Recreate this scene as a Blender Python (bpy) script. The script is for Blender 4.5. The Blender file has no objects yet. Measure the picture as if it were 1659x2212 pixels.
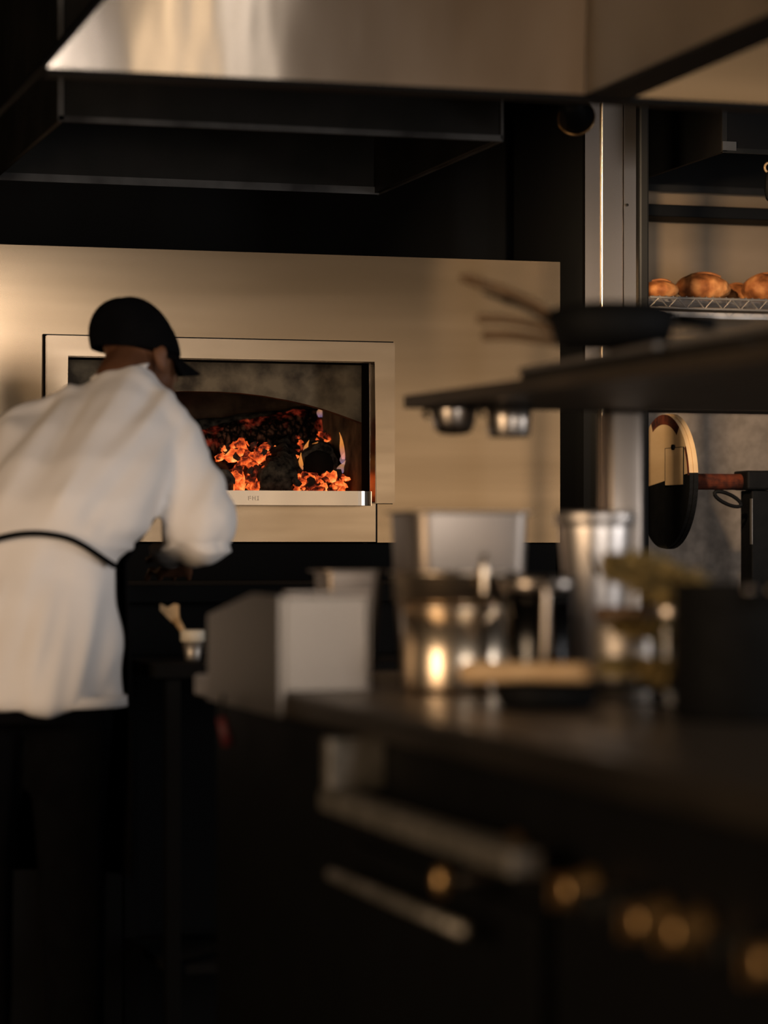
import bpy, bmesh, math, random
from mathutils import Vector, Matrix, noise

# ------------------------------------------------------------------ camera, world, lights, exposure
sc = bpy.context.scene
col = sc.collection
W, H, FPX, HOR = 1659.0, 2212.0, 5900.0, 1178.0      # focal length and horizon row, in frame pixels
CAM_Z, YAW = 1.14, math.radians(16.6)
FW = Vector((math.sin(YAW), math.cos(YAW), 0)); RT = Vector((math.cos(YAW), -math.sin(YAW), 0)); UP = Vector((0, 0, 1))
CAM = Vector((0, 0, CAM_Z))
cd = bpy.data.cameras.new('camera'); cam = bpy.data.objects.new('camera', cd); col.objects.link(cam)
cam.location = CAM; cam.rotation_euler = (math.pi/2, 0, -YAW)
cd.sensor_fit = 'HORIZONTAL'; cd.sensor_width = 24.0; cd.lens = FPX*24.0/W
cd.shift_y = (HOR - H/2)/W
cd.clip_start = 0.05; cd.clip_end = 60
cd.dof.use_dof = True; cd.dof.focus_distance = 7.3; cd.dof.aperture_fstop = 1.7
sc.camera = cam

world = bpy.data.worlds.new('world'); sc.world = world; world.use_nodes = True
world.node_tree.nodes['Background'].inputs[0].default_value = (0.9, 0.75, 0.6, 1)
world.node_tree.nodes['Background'].inputs[1].default_value = 0.02

def area(name, loc, target, sx, sy, power, color, spread=180):
    l = bpy.data.lights.new(name, 'AREA'); l.shape = 'RECTANGLE'; l.size = sx; l.size_y = sy
    l.energy = power; l.color = color; l.spread = math.radians(spread)
    o = bpy.data.objects.new(name, l); col.objects.link(o); o.location = loc
    o.rotation_euler = (Vector(target)-Vector(loc)).to_track_quat('-Z', 'Y').to_euler()
    return o
# unseen window lights behind and beside the camera, placed for reflections and fill
area('window_light_1', (2.98, -4.2, 2.1), (2.98, 0, 2.1), 0.20, 2.6, 5.0, (1.0, 0.76, 0.50))
area('window_light_2', (3.36, -4.2, 2.1), (3.36, 0, 2.1), 0.22, 2.6, 4.0, (1.0, 0.90, 0.80))
area('window_light_3', (5.85, -4.2, 1.40), (5.85, 0, 1.40), 3.6, 1.3, 18.0, (1.0, 0.76, 0.52))  # broad warm panel added for the reflection on the oven face
area('window_light_4', (1.7, -4.2, 1.55), (1.5, 0, 1.5), 0.9, 2.8, 180, (1.0, 0.91, 0.84))  # tall light added to brighten the back of the coat
area('window_light_5', (7.85, 1.0, 1.55), (1.5, 5.0, 1.3), 1.4, 2.5, 170, (1.0, 0.97, 0.98))
area('window_light_6', (-2.85, 2.2, 1.50), (0.9, 5.2, 1.2), 2.4, 2.7, 165, (1.0, 0.70, 0.44))
# small spot lamp added right of the oven hood to light the bread corner
area('spot_lamp_light', (2.20, 5.84, 2.11), (3.05, 7.4, 1.65), 0.06, 0.06, 5.0, (1.0, 0.72, 0.45), 55)
sc.view_settings.view_transform = 'Standard'; sc.view_settings.look = 'None'
sc.view_settings.exposure = 0.18; sc.view_settings.gamma = 1.0; sc.view_settings.use_curve_mapping = False

# ------------------------------------------------------------------ helpers
def ray(px, py):
    return FW + RT*((px-W/2)/FPX) + UP*((HOR-py)/FPX)
def pt(px, py, d): return CAM + ray(px, py)*d
def on_y(px, py, y):
    r = ray(px, py); return CAM + r*(y/r.y)
rng = random.Random(7)

def nodes(m):
    m.use_nodes = True; nt = m.node_tree
    return nt, nt.nodes, nt.links, nt.nodes['Principled BSDF']
def ramp(nt, stops):
    n = nt.nodes.new('ShaderNodeValToRGB'); e = n.color_ramp.elements
    while len(e) > 1: e.remove(e[0])
    e[0].position, e[0].color = stops[0][0], (*stops[0][1], 1)
    for p, c in stops[1:]:
        k = e.new(p); k.color = (*c, 1)
    return n
def tex(nt, scale, stretch=(1, 1, 1), detail=4, kind='ShaderNodeTexNoise'):
    tc = nt.nodes.new('ShaderNodeTexCoord'); mp = nt.nodes.new('ShaderNodeMapping')
    mp.inputs['Scale'].default_value = stretch
    n = nt.nodes.new(kind); n.inputs['Scale'].default_value = scale
    if 'Detail' in n.inputs: n.inputs['Detail'].default_value = detail
    nt.links.new(tc.outputs['Object'], mp.inputs[0]); nt.links.new(mp.outputs[0], n.inputs['Vector'])
    return n
def mat(name, c1, rough=0.6, metal=0.0, c2=None, scale=8, stretch=(1, 1, 1), bump=0.0, bscale=40, bstretch=None, rough2=None, spec=0.5, sheen=0):
    m = bpy.data.materials.new(name); nt, N, L, b = nodes(m)
    b.inputs['Metallic'].default_value = metal; b.inputs['Roughness'].default_value = rough
    b.inputs['Specular IOR Level'].default_value = spec
    if sheen: b.inputs['Sheen Weight'].default_value = sheen
    n = tex(nt, scale, stretch, 2 if metal > .7 else 4)
    rp = ramp(nt, [(0.35, c1), (0.65, c2 or tuple(x*0.85 for x in c1))])
    L.new(n.outputs[0], rp.inputs[0]); L.new(rp.outputs[0], b.inputs['Base Color'])
    if rough2 is not None:
        mr = N.new('ShaderNodeMapRange'); mr.inputs[1].default_value = .3; mr.inputs[2].default_value = .7
        mr.inputs[3].default_value = rough; mr.inputs[4].default_value = rough2
        L.new(n.outputs[0], mr.inputs[0]); L.new(mr.outputs[0], b.inputs['Roughness'])
    if bump:
        n2 = tex(nt, bscale, bstretch or stretch); bp = N.new('ShaderNodeBump')
        bp.inputs['Strength'].default_value = bump; bp.inputs['Distance'].default_value = 0.01
        L.new(n2.outputs[0], bp.inputs['Height']); L.new(bp.outputs[0], b.inputs['Normal'])
    return m

M = {}
M['oven_steel'] = mat('brushed_oven_steel', (.44, .325, .21), .21, 1, (.36, .262, .165), 1.4, (.7, 1, 9))
M['frame_steel'] = mat('oven_frame_steel', (.53, .41, .285), .22, 1, (.43, .325, .22), 3, (1, 1, 6))
M['hood_steel'] = mat('hood_sheet_steel', (.46, .40, .34), .06, 1, (.36, .31, .26), 1.1, (1, 1, .5), .5, 1.6, (1, 1, .35), rough2=.14)
M['steel'] = mat('kitchen_steel', (.50, .44, .38), .28, 1, (.42, .37, .32), 6, (1, 1, 1), rough2=.33)
M['pot_steel'] = mat('polished_pot_steel', (.86, .74, .58), .30, 1, (.76, .62, .46), 5)
M['dull_steel'] = mat('dull_worn_steel', (.50, .45, .40), .45, 1, (.38, .34, .30), 9, (1, 1, 1), rough2=.6)
M['dark_steel'] = mat('dark_greasy_steel', (.014, .013, .012), .55, .4, (.006, .006, .005), 5, spec=.2)
M['edge_steel'] = mat('worn_bright_steel_edge', (.09, .09, .09), .55, .6, (.015, .014, .014), 5, (1, 1, 1))  # lighter steel puts the hood's edge highlights into the colour
M['black'] = mat('black_painted_wall', (.0025, .0025, .0025), .85, 0, (.0015, .0015, .0015), 3, spec=.15)
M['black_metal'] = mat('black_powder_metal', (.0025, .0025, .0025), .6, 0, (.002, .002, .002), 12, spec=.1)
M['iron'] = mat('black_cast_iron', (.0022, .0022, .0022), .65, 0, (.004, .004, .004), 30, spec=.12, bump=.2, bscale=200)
M['niche_wall'] = mat('brown_steel_wall', (.19, .13, .075), .5, .35, (.145, .10, .055), 2, (1, 1, 3), rough2=.6)
M['galv'] = mat('galvanised_panel', (.17, .135, .105), .62, .3, (.125, .10, .078), 30, (1, 1, 1), rough2=.7)
M['floor'] = mat('dark_tile_floor', (.004, .004, .004), .8, 0, (.003, .003, .003), 4, spec=.1)
M['plaster'] = mat('dark_plaster', (.03, .026, .022), .9, 0, (.022, .02, .018), 3, spec=.1)
M['counter_top'] = mat('worn_counter_steel', (.25, .21, .17), .28, 1, (.15, .125, .10), 7, (1, .4, 1), rough2=.45)
M['coat'] = mat('white_cotton_coat', (.88, .83, .79), .9, 0, (.83, .78, .74), 6, bump=.05, bscale=500, spec=.1, sheen=.1)
M['black_cloth'] = mat('black_cotton', (.0025, .0025, .003), .95, 0, (.0015, .0015, .002), 20, spec=.08)
M['skin'] = mat('skin', (.13, .055, .026), .55, 0, (.10, .042, .02), 14, spec=.3)
M['ear_skin'] = M['skin']
M['wood'] = mat('pale_kitchen_wood', (.62, .41, .21), .6, 0, (.48, .30, .14), 8, (1, 6, 6))
M['dark_wood'] = mat('brown_utensil_wood', (.13, .07, .028), .6, 0, (.09, .05, .02), 8, (6, 1, 6))
M['white_enamel'] = mat('cream_band', (.74, .67, .54), .5, 0, (.68, .6, .48), 10)
M['herb'] = mat('dried_herb_leaf', (.34, .24, .08), .8, 0, (.18, .13, .045), 30)
M['red'] = mat('dark_red_plastic', (.07, .005, .008), .6, 0, (.05, .004, .006), 10)
M['brass'] = mat('heat_tinted_steel_plate', (.62, .43, .24), .55, .25, (.52, .34, .17), 5, (1, 1, 3), rough2=.5)  # tan carries the wheel's lit half; also colours the tool hook
M['rust'] = mat('rust_scale', (.10, .022, .009), .9, 0, (.022, .008, .006), 40, spec=.15)
M['stone'] = mat('sooty_oven_stone', (.17, .12, .075), .9, 0, (.06, .042, .028), 16, spec=.1, bump=.3, bscale=60)
M['sooty'] = mat('sooty_metal_plate', (.19, .145, .09), .75, .1, (.045, .033, .021), 14, spec=.2)
M['soot'] = mat('black_soot', (.010, .008, .007), .95, 0, (.005, .004, .004), 10, spec=.05)
M['char'] = mat('charred_wood', (.085, .072, .056), .85, 0, (.006, .005, .005), 45, (1, 1, 1), .6, 70, spec=.15)
M['glass'] = mat('jar_glass', (.8, .85, .85), .08, 0, (.8, .85, .85)); M['glass'].node_tree.nodes['Principled BSDF'].inputs['Transmission Weight'].default_value = 1
M['rail_steel'] = mat('greasy_rail_steel', (.30, .275, .24), .5, .9, (.12, .11, .09), 30, rough2=.65)
M['knob'] = mat('brown_tinted_knob_metal', (.42, .27, .12), .32, .9, (.26, .15, .06), 20)
M['unit_steel'] = mat('dull_splash_steel', (.22, .19, .16), .42, 1, (.22, .19, .16), 4)
M['bucket_steel'] = mat('pale_aluminium', (.80, .74, .69), .42, 1, (.7, .64, .59), 4)
M['column_steel'] = mat('column_sheet_steel', (.62, .53, .46), .22, 1, (.52, .45, .38), 4, (1, 1, .5))
M['engrave'] = mat('engraved_dark_line', (.50, .38, .27), .5, .9)
M['ledge_steel'] = mat('ledge_steel', (.78, .66, .53), .18, 1, (.70, .58, .45), 4, rough2=.26)
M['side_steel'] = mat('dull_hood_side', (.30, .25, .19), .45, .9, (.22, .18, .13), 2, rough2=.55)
M['matt_steel'] = mat('matt_aluminium', (.40, .34, .29), .42, 1, (.33, .28, .235), 5, rough2=.55)

def crust():
    m = bpy.data.materials.new('bread_crust'); nt, N, L, b = nodes(m)
    b.inputs['Roughness'].default_value = .7; b.inputs['Specular IOR Level'].default_value = .2
    n = tex(nt, 16, detail=6); rp = ramp(nt, [(.30, (.05, .014, .004)), (.45, (.24, .080, .022)), (.60, (.44, .185, .060)), (.78, (.62, .36, .16))])
    L.new(n.outputs[0], rp.inputs[0]); L.new(rp.outputs[0], b.inputs['Base Color'])
    n2 = tex(nt, 60); bp = N.new('ShaderNodeBump'); bp.inputs['Strength'].default_value = .4; bp.inputs['Distance'].default_value = .01
    L.new(n2.outputs[0], bp.inputs['Height']); L.new(bp.outputs[0], b.inputs['Normal'])
    return m
M['crust'] = crust()

def ember(name, lo, hi, strength, vscale=22, base=(.012, .009, .008)):
    """burning wood: black char with glowing cracks and patches"""
    m = bpy.data.materials.new(name); nt, N, L, b = nodes(m)
    b.inputs['Base Color'].default_value = (*base, 1); b.inputs['Roughness'].default_value = .9
    n = tex(nt, 32, detail=8); v = tex(nt, vscale, (1, 1, .5), kind='ShaderNodeTexVoronoi'); v.feature = 'DISTANCE_TO_EDGE'
    mr = N.new('ShaderNodeMapRange'); mr.inputs[1].default_value = 0; mr.inputs[2].default_value = .22; mr.inputs[3].default_value = .10; mr.inputs[4].default_value = -.12
    L.new(v.outputs['Distance'], mr.inputs[0])
    mr.inputs[3].default_value = .06; mr.inputs[4].default_value = -.08
    ad = N.new('ShaderNodeMath'); ad.operation = 'ADD'; L.new(n.outputs[0], ad.inputs[0]); L.new(mr.outputs[0], ad.inputs[1])
    rp = ramp(nt, [(lo, (0, 0, 0)), (lo+(hi-lo)*.22, (.10, .008, .003)), (lo+(hi-lo)*.5, (.70, .085, .014)), (lo+(hi-lo)*.75, (1.0, .24, .05)), (hi, (1.0, .42, .12)), (min(1, hi+.15), (1, .70, .34))])
    oi = N.new('ShaderNodeObjectInfo'); ma = N.new('ShaderNodeMath'); ma.operation = 'MULTIPLY_ADD'; ma.inputs[1].default_value = .26; ma.inputs[2].default_value = -.20
    L.new(oi.outputs['Random'], ma.inputs[0]); a2 = N.new('ShaderNodeMath'); a2.operation = 'ADD'; L.new(ad.outputs[0], a2.inputs[0]); L.new(ma.outputs[0], a2.inputs[1])
    L.new(a2.outputs[0], rp.inputs[0]); L.new(rp.outputs[0], b.inputs['Emission Color']); b.inputs['Emission Strength'].default_value = strength
    return m
def blocky_char():
    """log charred into blocks: dull red-brown blocks, black cracks, faint inner glow"""
    m = bpy.data.materials.new('blocky_charred_log'); nt, N, L, b = nodes(m)
    b.inputs['Roughness'].default_value = .9; b.inputs['Specular IOR Level'].default_value = .1
    v = tex(nt, 46, (1.3, 1, .55), kind='ShaderNodeTexVoronoi'); v.feature = 'DISTANCE_TO_EDGE'
    n = tex(nt, 60, detail=6); n3 = tex(nt, 11, detail=5)
    rp = ramp(nt, [(.03, (.002, .001, .001)), (.14, (.16, .085, .055)), (.4, (.24, .14, .10))]); L.new(v.outputs['Distance'], rp.inputs[0])
    r2 = ramp(nt, [(.42, (.05, .05, .05)), (.62, (1, 1, 1))]); L.new(n.outputs[0], r2.inputs[0])
    mx = N.new('ShaderNodeMix'); mx.data_type = 'RGBA'; mx.blend_type = 'MULTIPLY'; mx.inputs[0].default_value = 1
    L.new(rp.outputs[0], mx.inputs[6]); L.new(r2.outputs[0], mx.inputs[7]); L.new(mx.outputs[2], b.inputs['Base Color'])
    r3 = ramp(nt, [(.50, (0, 0, 0)), (.62, (.16, .014, .006)), (.80, (.8, .12, .03))]); L.new(n3.outputs[0], r3.inputs[0])
    m2 = N.new('ShaderNodeMix'); m2.data_type = 'RGBA'; m2.blend_type = 'MULTIPLY'; m2.inputs[0].default_value = 1
    L.new(r3.outputs[0], m2.inputs[6]); L.new(r2.outputs[0], m2.inputs[7]); L.new(m2.outputs[2], b.inputs['Emission Color']); b.inputs['Emission Strength'].default_value = .8
    bp = N.new('ShaderNodeBump'); bp.inputs['Strength'].default_value = .8; bp.inputs['Distance'].default_value = .02
    L.new(rp.outputs[0], bp.inputs['Height']); L.new(bp.outputs[0], b.inputs['Normal'])
    return m
M['ember_log'] = blocky_char()
M['ember_hot'] = ember('glowing_ember', .28, .70, 1.2, 40, (.03, .012, .006))
M['ember_dim'] = ember('half_dead_ember', .50, .86, .8, 40, (.035, .027, .022))

def flame_mat(name, c_lo, c_hi, strength):
    m = bpy.data.materials.new(name); m.use_nodes = True; nt = m.node_tree; N, L = nt.nodes, nt.links
    N.remove(N['Principled BSDF']); out = N['Material Output']
    tc = N.new('ShaderNodeTexCoord'); sp = N.new('ShaderNodeSeparateXYZ'); L.new(tc.outputs['Generated'], sp.inputs[0])
    rp = ramp(nt, [(0, c_lo), (.55, c_hi), (1, c_hi)]); L.new(sp.outputs['Z'], rp.inputs[0])
    em = N.new('ShaderNodeEmission'); em.inputs[1].default_value = strength; L.new(rp.outputs[0], em.inputs[0])
    tr = N.new('ShaderNodeBsdfTransparent'); mx = N.new('ShaderNodeMixShader')
    n = tex(nt, 30, (1, 1, .3)); mr = N.new('ShaderNodeMapRange'); mr.inputs[1].default_value = .3; mr.inputs[2].default_value = .7; mr.inputs[3].default_value = .05; mr.inputs[4].default_value = .55
    L.new(n.outputs[0], mr.inputs[0]); L.new(mr.outputs[0], mx.inputs[0]); L.new(tr.outputs[0], mx.inputs[1]); L.new(em.outputs[0], mx.inputs[2])
    L.new(mx.outputs[0], out.inputs['Surface'])
    return m
M['flame_orange'] = flame_mat('orange_flame', (.80, .30, .30), (1, .34, .07), 1.2)
M['flame_violet'] = flame_mat('violet_flame', (.38, .26, .50), (1, .45, .22), .8)

WL = {}
def wloc(o): return WL.get(o.name, Vector((0, 0, 0)))
def tag(o, label=None, cat=None, group=None, kind=None):
    if label: o['label'] = label
    if cat: o['category'] = cat
    if group: o['group'] = group
    if kind: o['kind'] = kind
    return o
def thing(name, loc, label, cat, group=None):
    o = bpy.data.objects.new(name, None); col.objects.link(o); o.location = loc; o.empty_display_size = .05
    WL[o.name] = Vector(loc); return tag(o, label, cat, group)
def build(name, bm, m, parent=None, smooth=False):
    """link a bmesh (world coordinates) as one mesh object with its origin at its base"""
    bmesh.ops.recalc_face_normals(bm, faces=bm.faces)
    xs = [v.co for v in bm.verts]
    lo = Vector([min(c[i] for c in xs) for i in range(3)]); hi = Vector([max(c[i] for c in xs) for i in range(3)])
    c = Vector(((lo.x+hi.x)/2, (lo.y+hi.y)/2, lo.z))
    bmesh.ops.translate(bm, verts=bm.verts, vec=-c)
    me = bpy.data.meshes.new(name); bm.to_mesh(me); bm.free()
    o = bpy.data.objects.new(name, me); col.objects.link(o)
    WL[o.name] = c
    if parent is not None:
        o.parent = parent; o.location = c - wloc(parent)
    else: o.location = c
    me.materials.append(M[m] if isinstance(m, str) else m)
    if smooth:
        for p in me.polygons: p.use_smooth = True
    return o
def nb(): return bmesh.new()
def box(bm, x0, x1, y0, y1, z0, z1, bev=0.0, seg=2):
    r = bmesh.ops.create_cube(bm, size=1.0); vs = r['verts']
    for v in vs:
        v.co = Vector(((x0+x1)/2+v.co.x*(x1-x0), (y0+y1)/2+v.co.y*(y1-y0), (z0+z1)/2+v.co.z*(z1-z0)))
    if bev:
        es = list({e for v in vs for e in v.link_edges})
        bmesh.ops.bevel(bm, geom=es, offset=bev, segments=seg, affect='EDGES', profile=.5)
    return bm
def prism(bm, pts, vec):
    """extrude a polygon of 3-D points along vec"""
    a = [bm.verts.new(p) for p in pts]; b = [bm.verts.new(Vector(p)+Vector(vec)) for p in pts]
    n = len(a); bm.faces.new(a); bm.faces.new(b[::-1])
    for i in range(n): bm.faces.new((a[i], b[i], b[(i+1) % n], a[(i+1) % n]))
    return bm
def lathe(bm, prof, c, axis='z', seg=40):
    """revolve (radius, height) points around an axis through c"""
    c = Vector(c); rings = []
    for r, h in prof:
        ring = []
        for k in range(seg):
            a = 2*math.pi*k/seg; u, v = r*math.cos(a), r*math.sin(a)
            p = {'z': (u, v, h), 'x': (h, u, v), 'y': (u, h, v)}[axis]
            ring.append(bm.verts.new(c+Vector(p)))
        rings.append(ring)
    for a, b in zip(rings, rings[1:]):
        for k in range(seg): bm.faces.new((a[k], a[(k+1) % seg], b[(k+1) % seg], b[k]))
    if prof[0][0] > 1e-5: bm.faces.new(rings[0])
    if prof[-1][0] > 1e-5: bm.faces.new(rings[-1][::-1])
    bmesh.ops.remove_doubles(bm, verts=bm.verts, dist=1e-5)
    return bm
def tube(bm, pts, r, seg=10, closed=False):
    pts = [Vector(p) for p in pts]; rings = []; n = len(pts)
    rr = r if isinstance(r, (list, tuple)) else [r]*n
    prev = None
    for i, p in enumerate(pts):
        t = (pts[(i+1) % n] - pts[i-1]) if closed else (pts[min(i+1, n-1)] - pts[max(i-1, 0)])
        t.normalize()
        u = t.orthogonal().normalized() if prev is None else (prev - t*prev.dot(t)).normalized()
        prev = u; w = t.cross(u)
        rings.append([bm.verts.new(p + (u*math.cos(2*math.pi*k/seg) + w*math.sin(2*math.pi*k/seg))*rr[i]) for k in range(seg)])
    m = n if closed else n-1
    for i in range(m):
        a, b = rings[i], rings[(i+1) % n]
        for k in range(seg): bm.faces.new((a[k], a[(k+1) % seg], b[(k+1) % seg], b[k]))
    if not closed: bm.faces.new(rings[0][::-1]); bm.faces.new(rings[-1])
    return bm
def curve_pts(ctrl, n=12):
    """smooth polyline through control points (Catmull-Rom)"""
    c = [Vector(p) for p in ctrl]; c = [c[0]*2-c[1]] + c + [c[-1]*2-c[-2]]; out = []
    for i in range(1, len(c)-2):
        for k in range(n):
            t = k/n; p0, p1, p2, p3 = c[i-1:i+3]
            out.append(.5*((2*p1)+(p2-p0)*t+(2*p0-5*p1+4*p2-p3)*t*t+(3*p1-p0-3*p2+p3)*t**3))
    out.append(c[-2]); return out
def blob(bm, c, rad, sub=3, amp=0.0, freq=4.0, seed=0, rot=None):
    r = bmesh.ops.create_icosphere(bm, subdivisions=sub, radius=1.0)
    for v in r['verts']:
        n = v.co.normalized(); k = 1 + amp*noise.noise(n*freq+Vector((seed*7.3, seed, -seed))) if amp else 1
        q = Vector((n.x*rad[0], n.y*rad[1], n.z*rad[2]))*k
        if rot: q = rot @ q
        v.co = q + Vector(c)
    return bm

# ------------------------------------------------------------------ the room
def struct(name, bm, m, **k):
    o = build(name, bm, m); o['kind'] = 'structure'; return o
struct('floor', box(nb(), -3, 8, -4.6, 8.2, -.1, 0), 'floor')
struct('ceiling', box(nb(), -3, 8, -4.6, 8.2, 3.9, 4.0), 'plaster')
struct('wall_back', box(nb(), -3, 8, 7.9, 8.2, 0, 3.9), 'black')
struct('wall_left', box(nb(), -3.1, -3, -4.6, 8.2, 0, 3.9), 'plaster')
struct('wall_right', box(nb(), 8, 8.1, -4.6, 8.2, 0, 3.9), 'plaster')
struct('wall_front', box(nb(), -3, 8, -4.7, -4.4, 0, 3.9), 'plaster')

# ------------------------------------------------------------------ oven
OY = 7.0
oven = thing('wood_fired_oven', (1.7, OY, 0), 'wide brushed steel wood-fired oven built into the back wall', 'oven')
xl, xr = on_y(95, 0, OY).x, on_y(847, 0, OY).x        # frame outer
il, ir = on_y(141, 0, OY).x, on_y(805, 0, OY).x       # opening
fx1 = on_y(1210, 0, OY).x
zt = on_y(847, 742, OY).z; zb = on_y(847, 1088, OY).z
iz1 = on_y(805, 781, OY).z; iz0 = on_y(805, 1061, OY).z
face_t = on_y(1210, 566, OY).z; face_b = on_y(820, 1172, OY).z
seam = on_y(814, 0, OY).x
# face sheets around the opening (one sheet each: above, right, left, apron under the ledge)
g = .0015
bm = nb(); X_ = [.55, xl-g, seam+g, xr+g, fx1]; Z_ = [face_b, zb-g, zt+g, face_t]
gv = {(i, k): bm.verts.new((X_[i], OY, Z_[k])) for i in range(5) for k in range(4)}
for i in range(4):
    for k in range(3):
        if (i in (1, 2) and k == 1) or (i == 1 and k == 0): continue
        bm.faces.new((gv[i, k], gv[i+1, k], gv[i+1, k+1], gv[i, k+1]))
ex_ = bmesh.ops.extrude_face_region(bm, geom=bm.faces[:]); bmesh.ops.translate(bm, verts=[v for v in ex_['geom'] if isinstance(v, bmesh.types.BMVert)], vec=(0, .028, 0))
build('face_sheet', bm, 'oven_steel', oven)
build('apron_sheet', box(nb(), xl+g, seam-g, OY, OY+.03, face_b, zb+.005, .002), 'frame_steel', oven)
bm = nb()
prism(bm, [Vector((x, OY-.028, z)) for x, z in ((xl, zb), (xl, zt), (xr, zt), (xr, zb), (ir, zb), (ir, iz1), (il, iz1), (il, zb))], (0, .058, 0))
bmesh.ops.bevel(bm, geom=bm.edges[:], offset=.0025, segments=2, affect='EDGES')
gb = nb(); box(gb, xl-.004, xr, OY-.012, OY-.0005, zt+.0002, zt+.004); box(gb, xl-.004, xl-.0002, OY-.012, OY-.0005, zb, zt); build('gasket', gb, 'black_metal', oven)  # thin dark strips put in for the shadow outline of the raised frame
fr = build('door_frame', bm, 'frame_steel', oven); tag(fr, 'raised steel surround of the oven mouth')
# protruding ledge with a rounded end
lz0 = on_y(805, 1092, OY-.1).z; lz1 = on_y(805, 1061, OY-.1).z
lx1 = on_y(813, 0, OY-.1).x
bm = nb(); R = .05; poly = []
for k in range(9):
    a = -math.pi/2 + k/8*math.pi/2; poly.append(Vector((lx1-R+R*math.cos(a), OY-.10+R+R*math.sin(a), lz0)))
poly += [Vector((lx1, OY-.03, lz0)), Vector((xl+.02, OY-.03, lz0)), Vector((xl+.02, OY-.10, lz0))]
prism(bm, poly, (0, 0, lz1-lz0)); led = build('ledge', bm, 'ledge_steel', oven)
bm = nb()                                             # worn engraved maker's mark, only its last strokes readable
ex = on_y(536, 0, OY-.1).x
for i, (dx, w0, z0, z1) in enumerate([(0, .002, .2, .8), (.004, .004, .7, .8), (.004, .004, .45, .55), (.011, .002, .2, .8), (.0145, .002, .45, .62), (.018, .002, .2, .8), (.023, .006, .7, .8), (.0255, .002, .3, .7), (.023, .006, .2, .3)]):
    h = lz1-lz0; box(bm, ex+dx, ex+dx+w0, OY-.1006, OY-.0998, lz0+h*(.22+.5*z0), lz0+h*(.22+.5*z1))
build('engraving', bm, 'engrave', led)
# black reveal behind the frame, arch plate, chamber
rv = .11
bm = nb()
box(bm, il-.02, ir+.06, OY+.031, OY+rv, iz1-.003, iz1+.05)
box(bm, ir+.001, ir+.06, OY+.031, OY+rv, iz0-.08, iz1-.0035)
box(bm, il-.06, il-.001, OY+.031, OY+rv, iz0-.08, iz1-.0035)
build('reveal', bm, 'soot', oven)
ay = OY+rv
arch = []
ax1 = on_y(784, 0, ay).x; ax0 = il-.02; atop = iz1+.03
for px, py in [(784, 914), (760, 905), (730, 894), (700, 884), (660, 873), (620, 864), (570, 855), (520, 849), (470, 846), (400, 845), (330, 847), (270, 853), (220, 862), (170, 878), (120, 900)]:
    p = on_y(px, py, ay); arch.append(Vector((p.x, ay, p.z)))
bm = nb(); prism(bm, arch + [Vector((arch[-1].x, ay, atop)), Vector((ax1, ay, atop))], (0, .035, 0))
build('arch_plate', bm, 'sooty', oven)
jx = on_y(757, 0, 7.3).x
bm = nb(); box(bm, jx, jx+.012, 7.17, 8.25, 1.05, 1.75); build('chamber_wall', bm, 'stone', oven)
bm = nb(); box(bm, jx+.012, ir+.15, 7.16, 7.20, 1.05, 1.75); build('chamber_wall', bm, 'soot', oven)
bm = nb(); box(bm, il-.25, il-.2, 7.16, 8.25, 1.05, 1.75); build('chamber_wall', bm, 'stone', oven)
bm = nb(); box(bm, il-.2, jx, 7.84, 7.89, 1.05, 1.75); build('chamber_wall', bm, 'stone', oven)
bm = nb(); box(bm, il-.2, jx, 7.16, 7.84, 1.62, 1.70); build('chamber_vault', bm, 'soot', oven)
CZ = 1.245
bm = nb(); box(bm, il-.2, jx, OY+.031, 7.84, 1.15, CZ); build('hearth', bm, 'stone', oven)
bm = nb(); box(bm, .55, fx1, OY+.031, OY+.05, face_b, iz0-.09); box(bm, .55, il-.07, OY+.031, OY+.05, iz0-.09, face_t); box(bm, ir+.065, fx1, OY+.031, OY+.05, iz0-.09, face_t); box(bm, il-.07, ir+.065, OY+.031, OY+.05, iz1+.055, face_t)
build('backing', bm, 'black_metal', oven)
build('plinth', box(nb(), .55, fx1-.02, OY-.02, 7.85, 0, face_b-.004), 'black', oven)

# black stone work ledge in front of the oven
ws = thing('work_counter', (1.6, 6.5, 0), 'black stone counter with black base standing before the oven', 'counter')
build('counter_top', box(nb(), .35, 2.55, 6.06, OY-.03, 1.01, 1.05, .004), 'black', ws)
build('cabinet_body', box(nb(), .40, 2.50, 6.12, OY-.03, 0, 1.008), 'black', ws)

# ------------------------------------------------------------------ fire
def log_mesh(bm, a, b, r, seg=22, n=14, amp=.14, seed=0, sx=1.0):
    a, b = Vector(a), Vector(b); t = (b-a).normalized(); u = t.cross(UP).normalized(); w = u.cross(t); rings = []
    for i in range(n+1):
        p = a.lerp(b, i/n); ring = []
        for k in range(seg):
            an = 2*math.pi*k/seg; d = u*math.cos(an)*sx + w*math.sin(an)
            rr = r*(1+amp*noise.noise(Vector((math.cos(an)*1.6, math.sin(an)*1.6, i*.5+seed*9))) + amp*.5*noise.noise(Vector((math.cos(an)*5, math.sin(an)*5, i*1.1+seed*5))))
            ring.append(bm.verts.new(p + d*rr))
        rings.append(ring)
    for x, y in zip(rings, rings[1:]):
        for k in range(seg): bm.faces.new((x[k], x[(k+1) % seg], y[(k+1) % seg], y[k]))
    for ring, s in ((rings[0], -1), (rings[-1], 1)):
        c = bm.verts.new(sum((v.co for v in ring), Vector())/seg + t*s*r*.04)
        for k in range(seg): bm.faces.new((ring[k], ring[(k+1) % seg], c))
    return bm
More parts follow.
